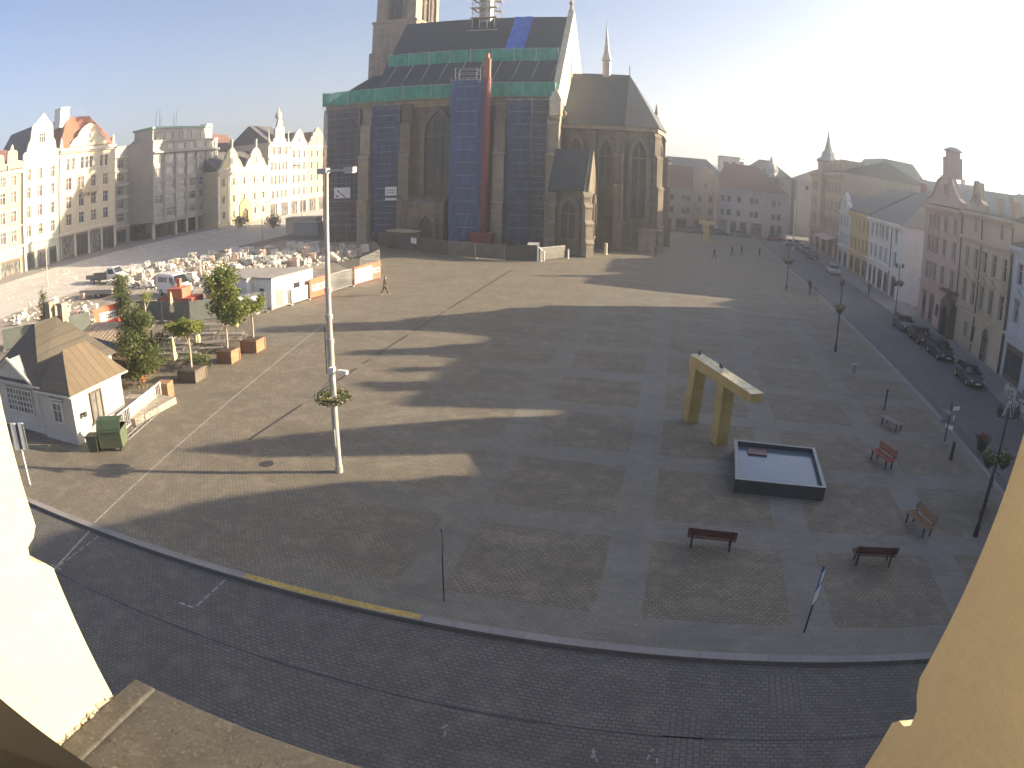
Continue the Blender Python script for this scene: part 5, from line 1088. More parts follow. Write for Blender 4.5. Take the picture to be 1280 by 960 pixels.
t = thing('chair_stack', 'stack of orange wooden chairs at the foot of the evergreen', 'chairs', (-30.6,30.1,0))
for k in range(3):
    c = MB(); z = k*.16; c.box(-.22,.22,-.22,.22,.42+z,.46+z); c.box(-.22,.22,.20,.24,.46+z,.92+z)
    for i in (-.2,.2):
        for j in (-.2,.2): c.box(i-.02,i+.02,j-.02,j+.02,z if k else 0,.42+z)
    c.build('chair', M('orange_chair_wood', (.42,.20,.07), var=.2, scale=8), t)
# ------------------------------------------------------------------ building-site fence with banners
mat_mesh = M_net('grey_fence_mesh', (.28,.28,.25), .34); mat_hoard = M('grey_green_hoarding', (.15,.165,.145), var=.15, scale=1, streak=.3)
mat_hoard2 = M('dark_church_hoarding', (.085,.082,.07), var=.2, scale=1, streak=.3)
random.seed(31)
FG = 'mesh panels of the building site fence'
def fpanel(label, a, b, h, kind, group=None):
    a, b = Vector((*a,0)), Vector((*b,0)); d = b-a; L = d.length
    t = thing('fence_panel', label, 'fence', a, math.atan2(d.y, d.x), group); f = MB()
    for x in (.04, L-.04): f.tube((x,0,.0),(x,0,h),.03,n=5)
    for z in (.15,h-.03): f.tube((.04,0,z),(L-.04,0,z),.022,n=5)
    f.box(-.12,.2,-.3,.3,0,.12); f.build('frame', mat_galv, t)
    if kind == 'mesh': MB().quad((.05,0,.16),(L-.05,0,.16),(L-.05,0,h-.04),(.05,0,h-.04)).build('mesh', mat_mesh, t)
    elif kind: MB().box(.02,L-.02,-.03,.02,.12,h-.02).build('sheet', kind, t)
    return t
EA, EB = Vector((-31.3,70.4)), Vector((-34.1,51.6))
def ep(y): t = (EA.y-y)/(EA.y-EB.y); p = EA+(EB-EA)*t; return (p.x, p.y)
fpanel('mesh fence panel at the northern corner of the site', (-34.6,71.6), ep(70.2), 1.9, 'mesh'); fpanel('mesh fence panel between the two banners', ep(64.6), ep(60.9), 1.9, 'mesh')
def ban(label, y0, y1, h, art):
    a, b = Vector((*ep(y0),0)), Vector((*ep(y1),0)); d = b-a; t = thing('banner', label, 'banner', a+Vector((.06,0,0)), math.atan2(d.y, d.x)); L = d.length
    MB().box(0,L,.02,.06,.1,h).build('sheet', mat_red, t)      # the street side is local +y here
    for x in (.05, L/2, L-.05): MB().tube((x,-.05,0),(x,-.05,h+.15),.035,n=5).build('post', mat_galv, t)
    art(t, L, h); return t
def mark(a, L, z0, z1, x0, x1, y, n, rnd):
    random.seed(rnd); x = x0
    w = (x1-x0)/n
    for i in range(n):
        a.box(x+w*.1, x+w*.34, y, y+.012, z0, z1)
        k = random.choice((0,1,2))
        if k != 0: a.box(x+w*.34, x+w*.85, y, y+.012, z1-(z1-z0)*.22, z1)
        if k != 1: a.box(x+w*.34, x+w*.8, y, y+.012, (z0+z1)/2-.05, (z0+z1)/2+.06)
        if random.random() < .6: a.box(x+w*.34, x+w*.85, y, y+.012, z0, z0+(z1-z0)*.2)
        if random.random() < .5: a.box(x+w*.66, x+w*.86, y, y+.012, z0, z1)
        x += w
def art_red(t, L, h):
    MB().box(L*.12,L*.9,.061,.075,h*.36,h*.68).build('panel', mat_white, t)
    a = MB(); mark(a, L, h*.42, h*.62, L*.17, L*.85, .076, 7, 4); a.build('lettering', mat_ink, t)
def art_wide(t, L, h):
    MB().box(L*.335,L*.985,.061,.075,h*.10,h*.86).build('panel', mat_white, t); MB().box(L*.04,L*.28,.061,.075,h*.40,h*.68).build('panel', mat_white, t)
    a = MB()
    for k in range(4): a.box(L*.40,L*(.95-.07*(k % 2)),.076,.082,h*(.2+.15*k),h*(.225+.15*k))
    mark(a, L, h*.45, h*.62, L*.06, L*.26, .076, 5, 9); a.build('lettering', mat_ink, t)
ban('long white and orange banner on the site fence near the walking man', 70.0, 64.9, 1.95, art_wide)
ban('orange red banner with a white lettered strip beside the white cabins', 60.7, 57.3, 1.95, art_red)
fpanel('fence section with a white poster in front of the cabins', ep(57.1), ep(54.6), 1.5, M('white_green_poster', (.62,.66,.56), var=.12, scale=1.5), None); fpanel('mesh fence panel at the southern corner of the cabins', ep(54.4), ep(51.7), 1.8, 'mesh')
pt = [(-34.3,51.4),(-37.0,48.5),(-39.5,46.2),(-43.0,46.1),(-46.6,46.0)]
for i, (a, b) in enumerate(zip(pt, pt[1:])): fpanel(['mesh fence panel turning west at the cabins','grey green hoarding panel behind the oval tree','grey hoarding panel beside the dark red skip','dull green hoarding panel behind the dark round evergreen'][i], a, b, 1.9, ['mesh',mat_hoard,mat_hoard,mat_hoard][i])
t = thing('banner', 'red banner with a white lettered board above the tan corrugated roof', 'banner', (-48.1,41.3,0), math.atan2(3.4,.9))
MB().box(0,3.6,-.06,-.02,.2,2.1).build('sheet', mat_red, t); MB().box(.75,3.4,-.075,-.061,.75,1.55).build('panel', mat_white, t); a = MB(); mark(a, 3.6, .95, 1.35, 1.4, 2.9, -.088, 6, 12); a.build('lettering', mat_ink, t)
for x in (.05,1.8,3.55): MB().tube((x,0,0),(x,0,2.2),.04,n=5).build('post', mat_galv, t)
for i, (a, b) in enumerate((((-54.6,33.6),(-51.4,36.6)),((-51.4,36.6),(-48.3,41.0)))): fpanel(['grey hoarding panel just before the cypress','grey blue hoarding panel between cypress and red banner'][i], a, b, 2.0, mat_hoard)
for i, (a, b) in enumerate((((-46.5,86.5),(-40.5,88.5)),((-40.5,88.5),(-35.6,79.5)),((-52,95),(-46.5,86.5)),((-35.6,79.5),(-34.6,71.8)))): fpanel('mesh fence panel closing the stone yard towards the church', a, b, 2.0, 'mesh', 'mesh fence panels by the church')
hp = [(-45,100),(-41.5,97.4),(-35.5,92.8),(-29.8,89.5),(-25.6,88.0),(-21.4,87.1),(-17.2,87.9)]
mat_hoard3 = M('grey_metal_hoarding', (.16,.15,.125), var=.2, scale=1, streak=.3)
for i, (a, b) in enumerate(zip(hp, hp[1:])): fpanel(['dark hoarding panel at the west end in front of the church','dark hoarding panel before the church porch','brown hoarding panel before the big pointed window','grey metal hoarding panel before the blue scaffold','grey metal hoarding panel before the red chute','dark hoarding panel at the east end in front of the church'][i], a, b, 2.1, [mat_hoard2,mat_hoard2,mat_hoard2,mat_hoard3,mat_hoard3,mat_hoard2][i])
fpanel('pale mesh fence panel closing the hoarding towards the choir', (-17.0,88.2), (-14.4,92.5), 1.8, mat_hoard3)
gt = thing('gate_frame', 'white painted frame at the corner of the church hoarding', 'frame', (-17.1,87.4,0), .5)
f = MB(); f.box(-.12,.12,-.08,.08,0,2.5); f.box(-1.4,.12,-.08,.08,2.25,2.55); f.tube((.1,0,1.9),(.8,-.3,1.1),.12,n=6); f.tube((.75,-.25,.1),(.75,-.25,1.5),.09,n=6); f.build('frame', mat_white, gt)
tag(MB().box(-.85,.85,-.04,.04,0,.8).build('sign_board', mat_white, None, loc=(-36.2,92.9,1.2), rz=-.75), 'white sign board hung on the dark church hoarding', 'sign')
cb = thing('site_cabin', 'low tan roofed cabin behind the dark church hoarding', 'cabin', (-39.5,97.0,0), -.5)
MB().box(-2.4,2.4,-1.1,1.1,0,2.5).build('body', mat_hoard2, cb); MB().box(-2.6,2.6,-1.3,1.3,2.5,2.7).build('roof', M('tan_cabin_roof', (.36,.31,.22), var=.2, scale=2), cb); MB().box(-1.9,-1.0,-1.14,-1.1,.1,2.0).build('door', mat_dark, cb)
# ------------------------------------------------------------------ site cabins and the red skip
mat_cab = M_blocks('white_corrugated_cabin', (.74,.73,.69), .28, 9, var=.03, mort=.03, joint=.72)
mat_cabroof = M_blocks('grey_cabin_roof', (.34,.315,.285), 12, .55, axis='xy', var=.12, mort=.04, joint=.6)
rc = math.atan2(6.4,.95)-R(90)
def cabin(label, x, y, w, d, h, body, door=True):
    t = thing('site_cabin', label, 'cabin', (x,y,0), rc); b = MB(); b.box(-w,-.0,0,d,.12,h)
    for i in (-w,0):
        for j in (0,d): b.box(i-.06,i+.06,j-.06,j+.06,.05,h+.03)
    b.build('body', body, t); r = MB(); r.box(-w-.08,.08,-.08,d+.08,h+.03,h+.16); r.build('roof', mat_cabroof, t)
    if door:
        for y0, z0, z1, m in ((.6,.2,2.1,mat_galv),(3.2,1.0,1.9,mat_glass),(4.9,1.3,1.55,mat_dark)): MB().box(.0,.05,y0,y0+.9,z0,z1).build('door' if y0 == .6 else 'window', m, t)
    MB().box(-w*.6,-w*.4,-.05,-.001,.9,1.9).build('window', mat_glass, t)
cabin('white site cabin with a grey roof beside the site fence', -34.35,52.3,2.5,6.1,2.75,mat_cab); cabin('white site cabin in the middle of the row', -36.95,52.0,2.5,6.1,2.75,mat_cab,False); cabin('white site cabin at the western end of the row', -39.6,51.7,2.5,6.1,2.75,mat_cab,False)
bx = thing('container', 'blue slatted container in front of the white cabins', 'container', (-38.6,50.2,0), rc)
b = MB(); b.box(-2.0,0,0,1.2,0,2.2)
for i in range(9): b.box(-1.95+i*.23,-1.85+i*.23,-.05,-.001,.1,2.15)
b.build('body', M('faded_blue_container', (.20,.27,.38), var=.15, scale=2), bx); MB().box(-2.05,.05,-.05,1.25,2.2,2.28).build('lid', mat_galv, bx)
for i, (x, y, lb) in enumerate(((-36.6,49.9,'round white tank drum near the blue container'), (-35.2,50.4,'round white tank drum next to the fence corner'))):
    q = thing('drum', lb, 'drum', (x,y,0)); MB().lathe([(.5,0),(.55,.1),(.55,1.25),(.45,1.4)], (0,0,0), 14).build('body', M('grey_drum', (.45,.47,.46), var=.1, scale=3), q); MB().lathe([(.56,1.38),(.52,1.5),(.2,1.62)], (0,0,0), 14).build('lid', mat_white, q)
cm = thing('cement_mixer', 'orange yellow cement mixer behind the blue container', 'cement mixer', (-40.2,50.6,0), .6)
MB().lathe([(.2,0),(.62,.3),(.66,.8),(.4,1.2),(.3,1.25)], (0,0,0), 12).move(Matrix.Translation((0,0,.9)) @ Matrix.Rotation(R(35),4,'Y')).build('drum', M('orange_mixer_paint', (.62,.33,.10), var=.15, scale=4), cm)
f = MB()
for s_ in (-1,1): f.path([(.6*s_,-.5,0),(0,-.5,1.1),(-.3,.5,1.1),(.6*s_,.5,0)], .05, 5)
f.tube((-.1,-.5,1.0),(-.1,.5,1.0),.05,n=5); f.tube((0,-.5,1.1),(-.0,.5,1.1),.05,n=5); f.build('frame', mat_dark, cm)
sk = thing('skip', 'orange red open skip behind the beer garden hoarding', 'skip', (-43.6,49.6,0), .12)
b = MB(); b.prism([(-2.1,.9),(-1.6,.1),(1.6,.1),(2.1,.9),(2.1,1.6),(-2.1,1.6)], -1.1, 1.1)
for x in (-1.8,-.9,0,.9,1.8): b.box(x-.07,x+.07,-1.18,-1.101,.6,1.55)
b.build('body', M('orange_red_skip', (.36,.085,.05), var=.15, scale=2, streak=.3), sk); b = MB(); b.box(-.9,.9,-.9,.9,1.6,2.5); b.box(-.2,.2,-.2,.2,2.5,3.3); b.build('tank', M('orange_red_tank', (.56,.16,.09), var=.1, scale=2), sk)
MB().box(-1.4,.6,-1.25,-1.19,.75,1.25).build('sign', mat_white, sk)
# ------------------------------------------------------------------ stacked paving stones in the yard
stm = [M('cream_stone_stack', (.74,.66,.52), var=.25, scale=2.5, bmp=.4), M('white_stone_stack', (.76,.72,.64), var=.2, scale=2.5, bmp=.4), M('grey_stone_stack', (.50,.46,.40), var=.3, scale=2.5, bmp=.4), M('pinkish_stone_stack', (.56,.42,.33), var=.25, scale=2.5, bmp=.4)]
pal = MB()
for i in range(5): pal.box(-.6,.6,-.5+i*.22,-.38+i*.22,.10,.14)
for i in (-.55,0,.55): pal.box(i-.05,i+.05,-.5,.5,0,.1)
pm = pal.mesh('pallet', mat_greywood)
variants = []
random.seed(41)
for v in range(8):
    s_ = MB(); hh = random.uniform(.5,1.15); nz = int(hh/.17)
    for k in range(nz):
        nx = random.choice((3,4)); ny = 3
        for i in range(nx):
            for j in range(ny):
                if k >= nz-2 and random.random() < .4: continue
                cx, cy = -.5+(i+.5)/nx, -.42+(j+.5)*.84/ny
                s_.obox((cx+random.uniform(-.03,.03), cy+random.uniform(-.03,.03), .14+.17*k+.08), (.96/nx, .27, .16), random.uniform(-.12,.12))
    variants.append(s_.mesh('stones', stm[[0,1,1,2,0,3,1,2][v]]))
def inpoly(x, y, P_):
    c = False; j = len(P_)-1
    for i in range(len(P_)):
        if (P_[i][1] > y) != (P_[j][1] > y) and x < (P_[j][0]-P_[i][0])*(y-P_[i][1])/(P_[j][1]-P_[i][1])+P_[i][0]: c = not c
        j = i
    return c
field = [(-70,63),(-74,76),(-71,87),(-64,94),(-51,96),(-43,91),(-41,84),(-44,77),(-49,62),(-58,60)]
near = [(-71.5,44),(-60,40),(-55,37),(-52,41),(-50,46),(-56,50),(-66,55),(-71.5,56)]
cnt = 0
def stack(x, y, group, label, sc=1):
    global cnt
    t = thing('stone_stack', label, 'stone stack', (x,y,0), random.choice((0,R(90)))+random.uniform(-.5,.5)+.4, group); t.scale = (sc,sc,sc*random.uniform(.8,1.25))
    vi = random.randrange(8); inst('pallet', pm, t); inst('stones', variants[vi], t); cnt += 1
    if 'yard' in label:
        part = 'close to the parked van and truck' if x < -60 and y < 72 else 'behind the white site cabins' if y < 74 else 'along the western street' if x < -62 else 'towards the church scaffolds' if y > 84 else 'in the middle of the stone yard'
        t['label'] = ('tall ' if t.scale.z > sc*1.05 else 'low ')+['cream','white','white','grey','cream','pinkish','white','grey'][vi]+' paving stone pallet '+part
    else: t['label'] = ['cream','white','white','grey','cream','pinkish','white','grey'][vi]+' loose stone stack on the soil behind the kiosk'
y = 60.0
while y < 97:
    x = -76.0
    while x < -41:
        px_, py_ = x+random.uniform(-.55,.55), y+random.uniform(-.5,.5)
        if inpoly(px_, py_, field) and not (-57.5 < px_ < -45 and py_ < 62.5) and random.random() < .74 and cnt < 270: stack(px_, py_, 'pallets of paving stones in the walled yard', 'pallet stacked with pale paving stones in the crowded stone yard', random.uniform(.85,1.25))
        x += 1.85
    y += 1.8
for i in range(26):
    for _ in range(50):
        px_, py_ = random.uniform(-71,-50), random.uniform(36,56)
        if inpoly(px_, py_, near): break
    stack(px_, py_, 'loose stacks of stones behind the kiosk', 'low stack of broken stones on the soil behind the kiosk', random.uniform(.6,.95))
rb = MB()
for i in range(1500):
    while True:
        x, y = random.uniform(-80,-41), random.uniform(58,107)
        if inpoly(x, y, field): break
    s_ = random.uniform(.08,.32); rb.obox((x,y,s_*.3),(s_*1.3,s_,s_*.7),random.random()*3,random.randrange(3),random.uniform(-.4,.4))
for i in range(420):
    x, y = random.uniform(-93,-73), random.uniform(50,140); s_ = random.uniform(.06,.22); rb.obox((x,y,s_*.2+west_z(x)),(s_*1.5,s_,s_*.5),random.random()*3,random.randrange(3))
for i in range(260):
    while True:
        x, y = random.uniform(-71,-50), random.uniform(36,56)
        if inpoly(x, y, near): break
    s_ = random.uniform(.08,.3); rb.obox((x,y,s_*.3),(s_*1.3,s_,s_*.7),random.random()*3,random.randrange(3))
o = rb.build('rubble', [stm[0],stm[1],stm[2]]); o['kind'] = 'stuff'; o['label'] = 'loose pale rubble scattered over the stone yard and street'; o['category'] = 'rubble'
tag(MB().add([( -2.6,0,0),(2.6,0,0),(2.6,2.5,0),(-2.6,2.5,0),(-2.6,0,2.6),(2.6,0,2.6),(2.6,2.5,2.6),(-2.6,2.5,2.6)],[(0,3,2,1),(4,5,6,7),(0,1,5,4),(1,2,6,5),(2,3,7,6),(3,0,4,7)]).build('storage_container', M_blocks('blue_grey_container', (.33,.35,.38), .3, 9, var=.05, joint=.7), None, loc=(-66,113,0), rz=.1), 'blue grey storage container at the far end of the stone yard', 'container')
tag(MB().box(-3.4,3.4,-1.6,1.6,0,2.9).taper((0,0,2.9),7.2,3.6,(0,0,3.15),6.6,3.0).build('transformer_cabin', M('cream_cabin_wall', (.52,.48,.38), var=.1, scale=2), None, loc=(-71,121,0), rz=.1), 'cream flat roofed cabin behind the blue grey container', 'cabin')
# ------------------------------------------------------------------ vehicles
random.seed(51)
def paint(name, c): return M(name, c, rough=.28, var=.04, scale=1, spec=.6)
mat_lamp = M('clear_headlamp', (.7,.7,.68), var=.05, scale=3, rough=.15); mat_tail = M('red_tail_lamp', (.35,.02,.02), var=.05, scale=3, rough=.2)
def wheels(t, xs, w, r=.31):
    ty = MB().lathe([(r*.62,-.10),(r*.93,-.11),(r,-.07),(r,.07),(r*.93,.11),(r*.62,.10)], (0,0,0), 18).move(Matrix.Rotation(R(90),4,'X')).mesh('wheel', mat_rubber)
    rm = MB().lathe([(.03,-.115),(r*.55,-.108),(r*.64,-.10),(r*.64,.10),(r*.55,.108),(.03,.115)], (0,0,0), 12).move(Matrix.Rotation(R(90),4,'X')).mesh('rim', mat_galv)
    for x in xs:
        for y in (-w/2+.09, w/2-.09): o = inst('wheel', ty, t, (x,y,r)); inst('rim', rm, o)
def loft(sections, m=0):
    """sections along x: (x, half width low, half width high, z low, z mid, z high)"""
    mb = MB(); vs, fs = [], []
    for x, a, b, z0, z1, z2 in sections: vs += [(x,-a*.96,z0),(x,-a,z1),(x,-b,z2),(x,b,z2),(x,a,z1),(x,a*.96,z0)]
    n = len(sections)
    for k in range(n-1):
        for i in range(6): j = (i+1) % 6; fs.append((k*6+i,(k+1)*6+i,(k+1)*6+j,k*6+j))
    fs += [tuple(range(6)), tuple((n-1)*6+i for i in range(5,-1,-1))]
    return mb.add(vs, fs, m)
def car(label, x, y, rz, pm_, wagon=False, group=None):
    t = thing('parked_car', label, 'car', (x,y,-.1), rz, group); L = 2.12; W = .87
    b = loft([(-L,.70,.62,.36,.55,.78),(-L+.12,.82,.76,.26,.6,.92),(-1.3,W,.82,.22,.65,.96),(0,W,.83,.2,.66,.94),(.75,W,.82,.2,.66,.93),(1.5,W,.78,.22,.62,.84),(L-.1,.78,.66,.26,.52,.70),(L,.66,.56,.34,.46,.60)])
    o = b.build('body', pm_, t, smooth=False); bv = o.modifiers.new('b','BEVEL'); bv.width = .04; bv.segments = 2
    rx = -1.75 if wagon else -1.25
    roof = loft([(rx-.02,.60,.57,1.38,1.41,1.43),(-.6,.63,.60,1.42,1.45,1.48),(.15,.62,.58,1.40,1.43,1.46),(.38,.60,.56,1.36,1.385,1.41)]).build('roof', pm_, t)
    c = loft([(-1.98 if wagon else -1.85,.74,.72,.90,.93,.95),(rx,.72,.60,.93,1.0,1.40),(.3,.73,.60,.92,1.0,1.39),(1.02,.72,.70,.90,.92,.93)]); c.build('window', mat_glass_car, t)
    for s_ in (-1,1):
        p = MB(); p.add([(.28,s_*.745,.94),(.33,s_*.745,.94),(.22,s_*.625,1.4),(.14,s_*.625,1.4)],[(0,1,2,3)]); p.build('pillar', pm_, t); MB().box(-.38,-.30,s_*.70-.03,s_*.70+.03,.94,1.38).build('pillar', pm_, t)
        MB().box(.62,.78,s_*.90-.07,s_*.90+.07,.93,1.05).build('mirror', mat_black, t)
        MB().obox((L-.10,s_*.56,.62),(.14,.26,.12),s_*-.25).build('headlight', mat_lamp, t); MB().obox((-L+.06,s_*.58,.76),(.1,.22,.16),s_*.2).build('tail_light', mat_tail, t)
    MB().box(L-.03,L+.012,-.26,.26,.38,.49).build('number_plate', mat_white, t); MB().box(-L-.012,-L+.03,-.26,.26,.52,.63).build('number_plate', mat_white, t)
    wheels(t, (-1.28,1.30), 1.74); return t
CG = 'cars parked along the eastern houses'
car('dark grey estate car, last of the row by the pink house', 24.9,66.3,R(-91),paint('dark_grey_car_paint',(.045,.047,.052)),True,CG)
car('black car second in the row by the yellow house', 25.0,60.9,R(-90),paint('black_car_paint',(.015,.016,.02)),False,CG)
car('dark blue estate car third in the row by the yellow house', 25.1,55.6,R(-89),paint('dark_blue_car_paint',(.02,.028,.05)),True,CG)
car('dark slate car at the near end of the row by the blue grey house', 25.0,48.2,R(-92),paint('slate_car_paint',(.05,.06,.07)),False,CG)
for lb, x, y, c, w in (('grey car in front of the narrow sand house',4.6,150.5,(.10,.10,.11),False),('dark car beside the far golden sculpture',10.0,150.2,(.03,.03,.035),False),('silver car in front of the lavender house',15.4,152,(.22,.22,.23),True),('red brown car before the lavender house',23.0,151.5,(.16,.04,.035),False)): car(lb,x,y,R(3),paint('car_paint',c),w)
for lb, x, y, c in (('grey car parked by the tan house awnings',26.4,137,(.16,.16,.17)),('dark car parked in front of the tan house',26.2,130.5,(.03,.03,.04)),('blackish car parked by the pale gabled house',25.9,123,(.02,.02,.025)),('pale car parked by the ochre house',25.7,104.5,(.36,.36,.36))): car(lb,x,y,R(-90),paint('car_paint',c),False)
car('silver estate car turned across the eastern street by the tan awnings', 25.5,143.5,R(200),paint('silver_car_paint',(.34,.33,.34)),True)
def van(label, x, y, rz, pm_):
    t = thing('white_van', label, 'van', (x,y,0), rz)
    b = loft([(-2.7,.92,.84,.4,1.4,2.3),(-2.6,.98,.88,.35,1.4,2.42),(.9,.98,.88,.35,1.4,2.42),(1.15,.98,.86,.35,1.4,2.36),(1.75,.98,.92,.35,1.1,1.42),(2.55,.92,.82,.38,.85,1.12),(2.72,.8,.7,.45,.7,.9)]); o = b.build('body', pm_, t); bv = o.modifiers.new('b','BEVEL'); bv.width = .05; bv.segments = 2
    MB().add([(1.20,-.78,2.30),(1.20,.78,2.30),(1.80,.86,1.47),(1.80,-.86,1.47)],[(0,3,2,1)]).move(Matrix.Translation((.03,0,.02))).build('windscreen', mat_glass_car, t)
    for s_ in (-1,1):
        MB().add([(.35,s_*.965,1.5),(1.5,s_*.965,1.48),(1.1,s_*.905,2.1),(.35,s_*.905,2.15)],[(0,1,2,3)]).move(Matrix.Translation((0,s_*.02,0))).build('window', mat_glass_car, t)
        MB().add([(-2.2,s_*.968,1.5),(.0,s_*.968,1.5),(.0,s_*.91,2.1),(-2.2,s_*.91,2.1)],[(0,1,2,3)]).move(Matrix.Translation((0,s_*.025,0))).build('window', M_glass('tinted_van_glass',(.12,.15,.2),.15), t)
        MB().box(1.25,1.42,s_*1.08-.1,s_*1.08+.1,1.35,1.65).build('mirror', mat_black, t); MB().obox((2.62,s_*.68,.86),(.12,.28,.2),0).build('headlight', mat_lamp, t)
    MB().box(2.60,2.76,-.8,.8,.38,.6).build('bumper', mat_black, t); wheels(t, (-1.7,1.75), 1.96, .35); return t
van('white panel van with tinted side windows parked in the stone yard', -51.4,57.6,R(-17),paint('white_van_paint',(.72,.72,.71)))
tk = thing('flatbed_truck', 'white cab flatbed truck with a dark grey dropside bed in the yard', 'truck', (-71.9,65.2,0), R(10))
b = loft([(.7,.95,.82,.5,1.2,2.1),(1.9,.98,.84,.5,1.2,2.12),(2.5,.98,.92,.5,1.0,1.3),(3.1,.9,.8,.5,.8,1.05)]); o = b.build('cab', paint('white_cab_paint',(.74,.74,.72)), tk)
MB().add([(1.95,-.76,2.05),(1.95,.76,2.05),(2.54,.88,1.36),(2.54,-.88,1.36)],[(0,3,2,1)]).move(Matrix.Translation((.04,0,.02))).build('windscreen', mat_glass_car, tk)
for s_ in (-1,1): MB().add([(.95,s_*.975,1.3),(2.2,s_*.975,1.28),(1.85,s_*.9,1.9),(.95,s_*.9,1.95)],[(0,1,2,3)]).move(Matrix.Translation((0,s_*.02,0))).build('window', mat_glass_car, tk)
b = MB(); b.box(-3.4,.6,-1.05,1.05,.75,.85)
for y in (-1.05,1.0): b.box(-3.4,.6,y,y+.05,.85,1.3)
b.box(-3.4,-3.35,-1.0,1.0,.85,1.3); b.box(.55,.6,-1.0,1.0,.85,1.75); b.box(-3.2,.4,-.35,.35,.45,.75); b.build('bed', M('dark_grey_dropside', (.14,.14,.13), var=.15, scale=2), tk); wheels(tk, (-2.2,2.2), 1.96, .38)
tr = thing('trailer', 'low grey trailer with a flat cover in front of the flatbed truck', 'trailer', (-63.6,56.6,0), R(6))
b = MB(); b.box(-3.0,3.0,-1.4,1.4,.5,.62); b.box(-3.0,3.0,-1.4,-1.35,.62,1.0); b.box(-3.0,3.0,1.35,1.4,.62,1.0); b.build('bed', M('grey_trailer_bed', (.30,.275,.24), var=.15, scale=2), tr); b = MB(); b.box(-2.9,2.9,-1.34,1.34,.9,1.02); b.build('cover', M('grey_tan_trailer_cover', (.36,.32,.26), var=.15, scale=1), tr)
MB().tube((3,0,.55),(4.4,0,.45),.06,n=6).build('drawbar', mat_dark, tr); wheels(tr, (-.5,.5), 2.6, .33)

# ------------------------------------------------------------------ people
mat_lips = M('lips', (.35,.14,.12), var=.1, scale=9)
def person(label, x, y, rz, top, legs_, shoes, stride=.3, scale=1.0, lean=0, arms=.15, z=0):
    J = {'p':(0,0,.95),'c':(0,lean*.4,1.28),'n':(0,lean*.75,1.50),'h':(0,lean*.95+.02,1.63),'ht':(0,lean+.01,1.77)}
    for s_, k in ((-1,'l'),(1,'r')):
        f = s_*stride
        J['hip'+k] = (s_*.10,0,.90); J['kn'+k] = (s_*.105,f*.45+.03,.50); J['an'+k] = (s_*.105,f-.02,.09); J['to'+k] = (s_*.11,f+.15,.045)
        J['sh'+k] = (s_*.185,lean*.7,1.43); J['el'+k] = (s_*.245,lean*.6-f*.4*arms/.15*.5,1.15); J['wr'+k] = (s_*.24,lean*.7-f*.55*arms/.15*.6+.08,.91); J['ha'+k] = (s_*.235,lean*.7-f*.55*arms/.15*.6+.11,.82)
    rad = {'p':.135,'c':.15,'n':.062,'h':.098,'ht':.075}
    for k in 'lr': rad.update({'hip'+k:.10,'kn'+k:.065,'an'+k:.045,'to'+k:.038,'sh'+k:.07,'el'+k:.048,'wr'+k:.034,'ha'+k:.042})
    E_ = [('p','c'),('c','n'),('n','h'),('h','ht')]
    for k in 'lr': E_ += [('p','hip'+k),('hip'+k,'kn'+k),('kn'+k,'an'+k),('an'+k,'to'+k),('n','sh'+k),('sh'+k,'el'+k),('el'+k,'wr'+k),('wr'+k,'ha'+k)]
    ks = list(J); me = bpy.data.meshes.new('person'); me.from_pydata([J[k] for k in ks], [(ks.index(a), ks.index(b)) for a, b in E_], [])
    ob = bpy.data.objects.new('person', me); COL.objects.link(ob)
    sm = ob.modifiers.new('skin', 'SKIN'); sm.use_smooth_shade = True
    if not me.skin_vertices: me.attributes.new
    sv = me.skin_vertices[0].data if me.skin_vertices else None
    if sv is None:
        bpy.context.view_layer.objects.active = ob; bpy.ops.mesh.customdata_skin_add(); sv = me.skin_vertices[0].data
    for i, k in enumerate(ks): sv[i].radius = (rad[k], rad[k]); sv[i].use_root = (k == 'p')
    sb = ob.modifiers.new('sub', 'SUBSURF'); sb.levels = 2; sb.render_levels = 2
    dg = bpy.context.evaluated_depsgraph_get(); ev = ob.evaluated_get(dg); nm = bpy.data.meshes.new_from_object(ev)
    ob.modifiers.clear(); ob.data = nm
    nm.materials.clear()
    for m in (top, legs_, shoes, mat_skin, mat_hair): nm.materials.append(m)
    hx = J['h']
    for p in nm.polygons:
        c = p.center; i = 0
        if c.z < .11: i = 2
        elif c.z < .93 and abs(c.x) < .2: i = 1
        elif c.z < .93: i = 3
        elif c.z > 1.52: i = 4 if (c.z > 1.70 or c.y < hx[1]-.015) else 3
        p.material_index = i; p.use_smooth = True
    ob.location = (x,y,z); ob.rotation_euler.z = rz; ob.scale = (scale,)*3
    hy = hx[1]
    MB().lathe([(.008,0),(.02,.02),(.012,.045)], (0,hy+.095,1.615), 6).build('nose', mat_skin, ob)
    for s_ in (-1,1): MB().lathe([(.006,0),(.014,.012),(.006,.024)], (s_*.035,hy+.083,1.655), 6).build('eye', mat_ink, ob); MB().lathe([(.008,0),(.02,.03),(.012,.06)], (s_*.098,hy,1.60), 6).build('ear', mat_skin, ob)
    MB().box(-.028,.028,hy+.08,hy+.096,1.575,1.587).build('mouth', mat_lips, ob)
    return tag(ob, label, 'person')
c_dark = M('dark_brown_cloth', (.045,.032,.022), var=.2, scale=8); c_black = M('black_cloth', (.02,.02,.024), var=.2, scale=8); c_beige = M('light_beige_cloth', (.52,.42,.30), var=.12, scale=8); c_blue = M('navy_cloth', (.03,.04,.08), var=.2, scale=8); c_white = M('white_shoe', (.65,.62,.56), var=.1, scale=8)
person('walking person with a dark coat and pale shoes near the long site banner', -26.7,60.7,R(-70), c_dark, c_dark, c_white, .36, 1.06, .05)
person('person in dark clothes walking alone near the church choir', 6.5,104.9,R(120), c_black, c_black, c_black, .3)
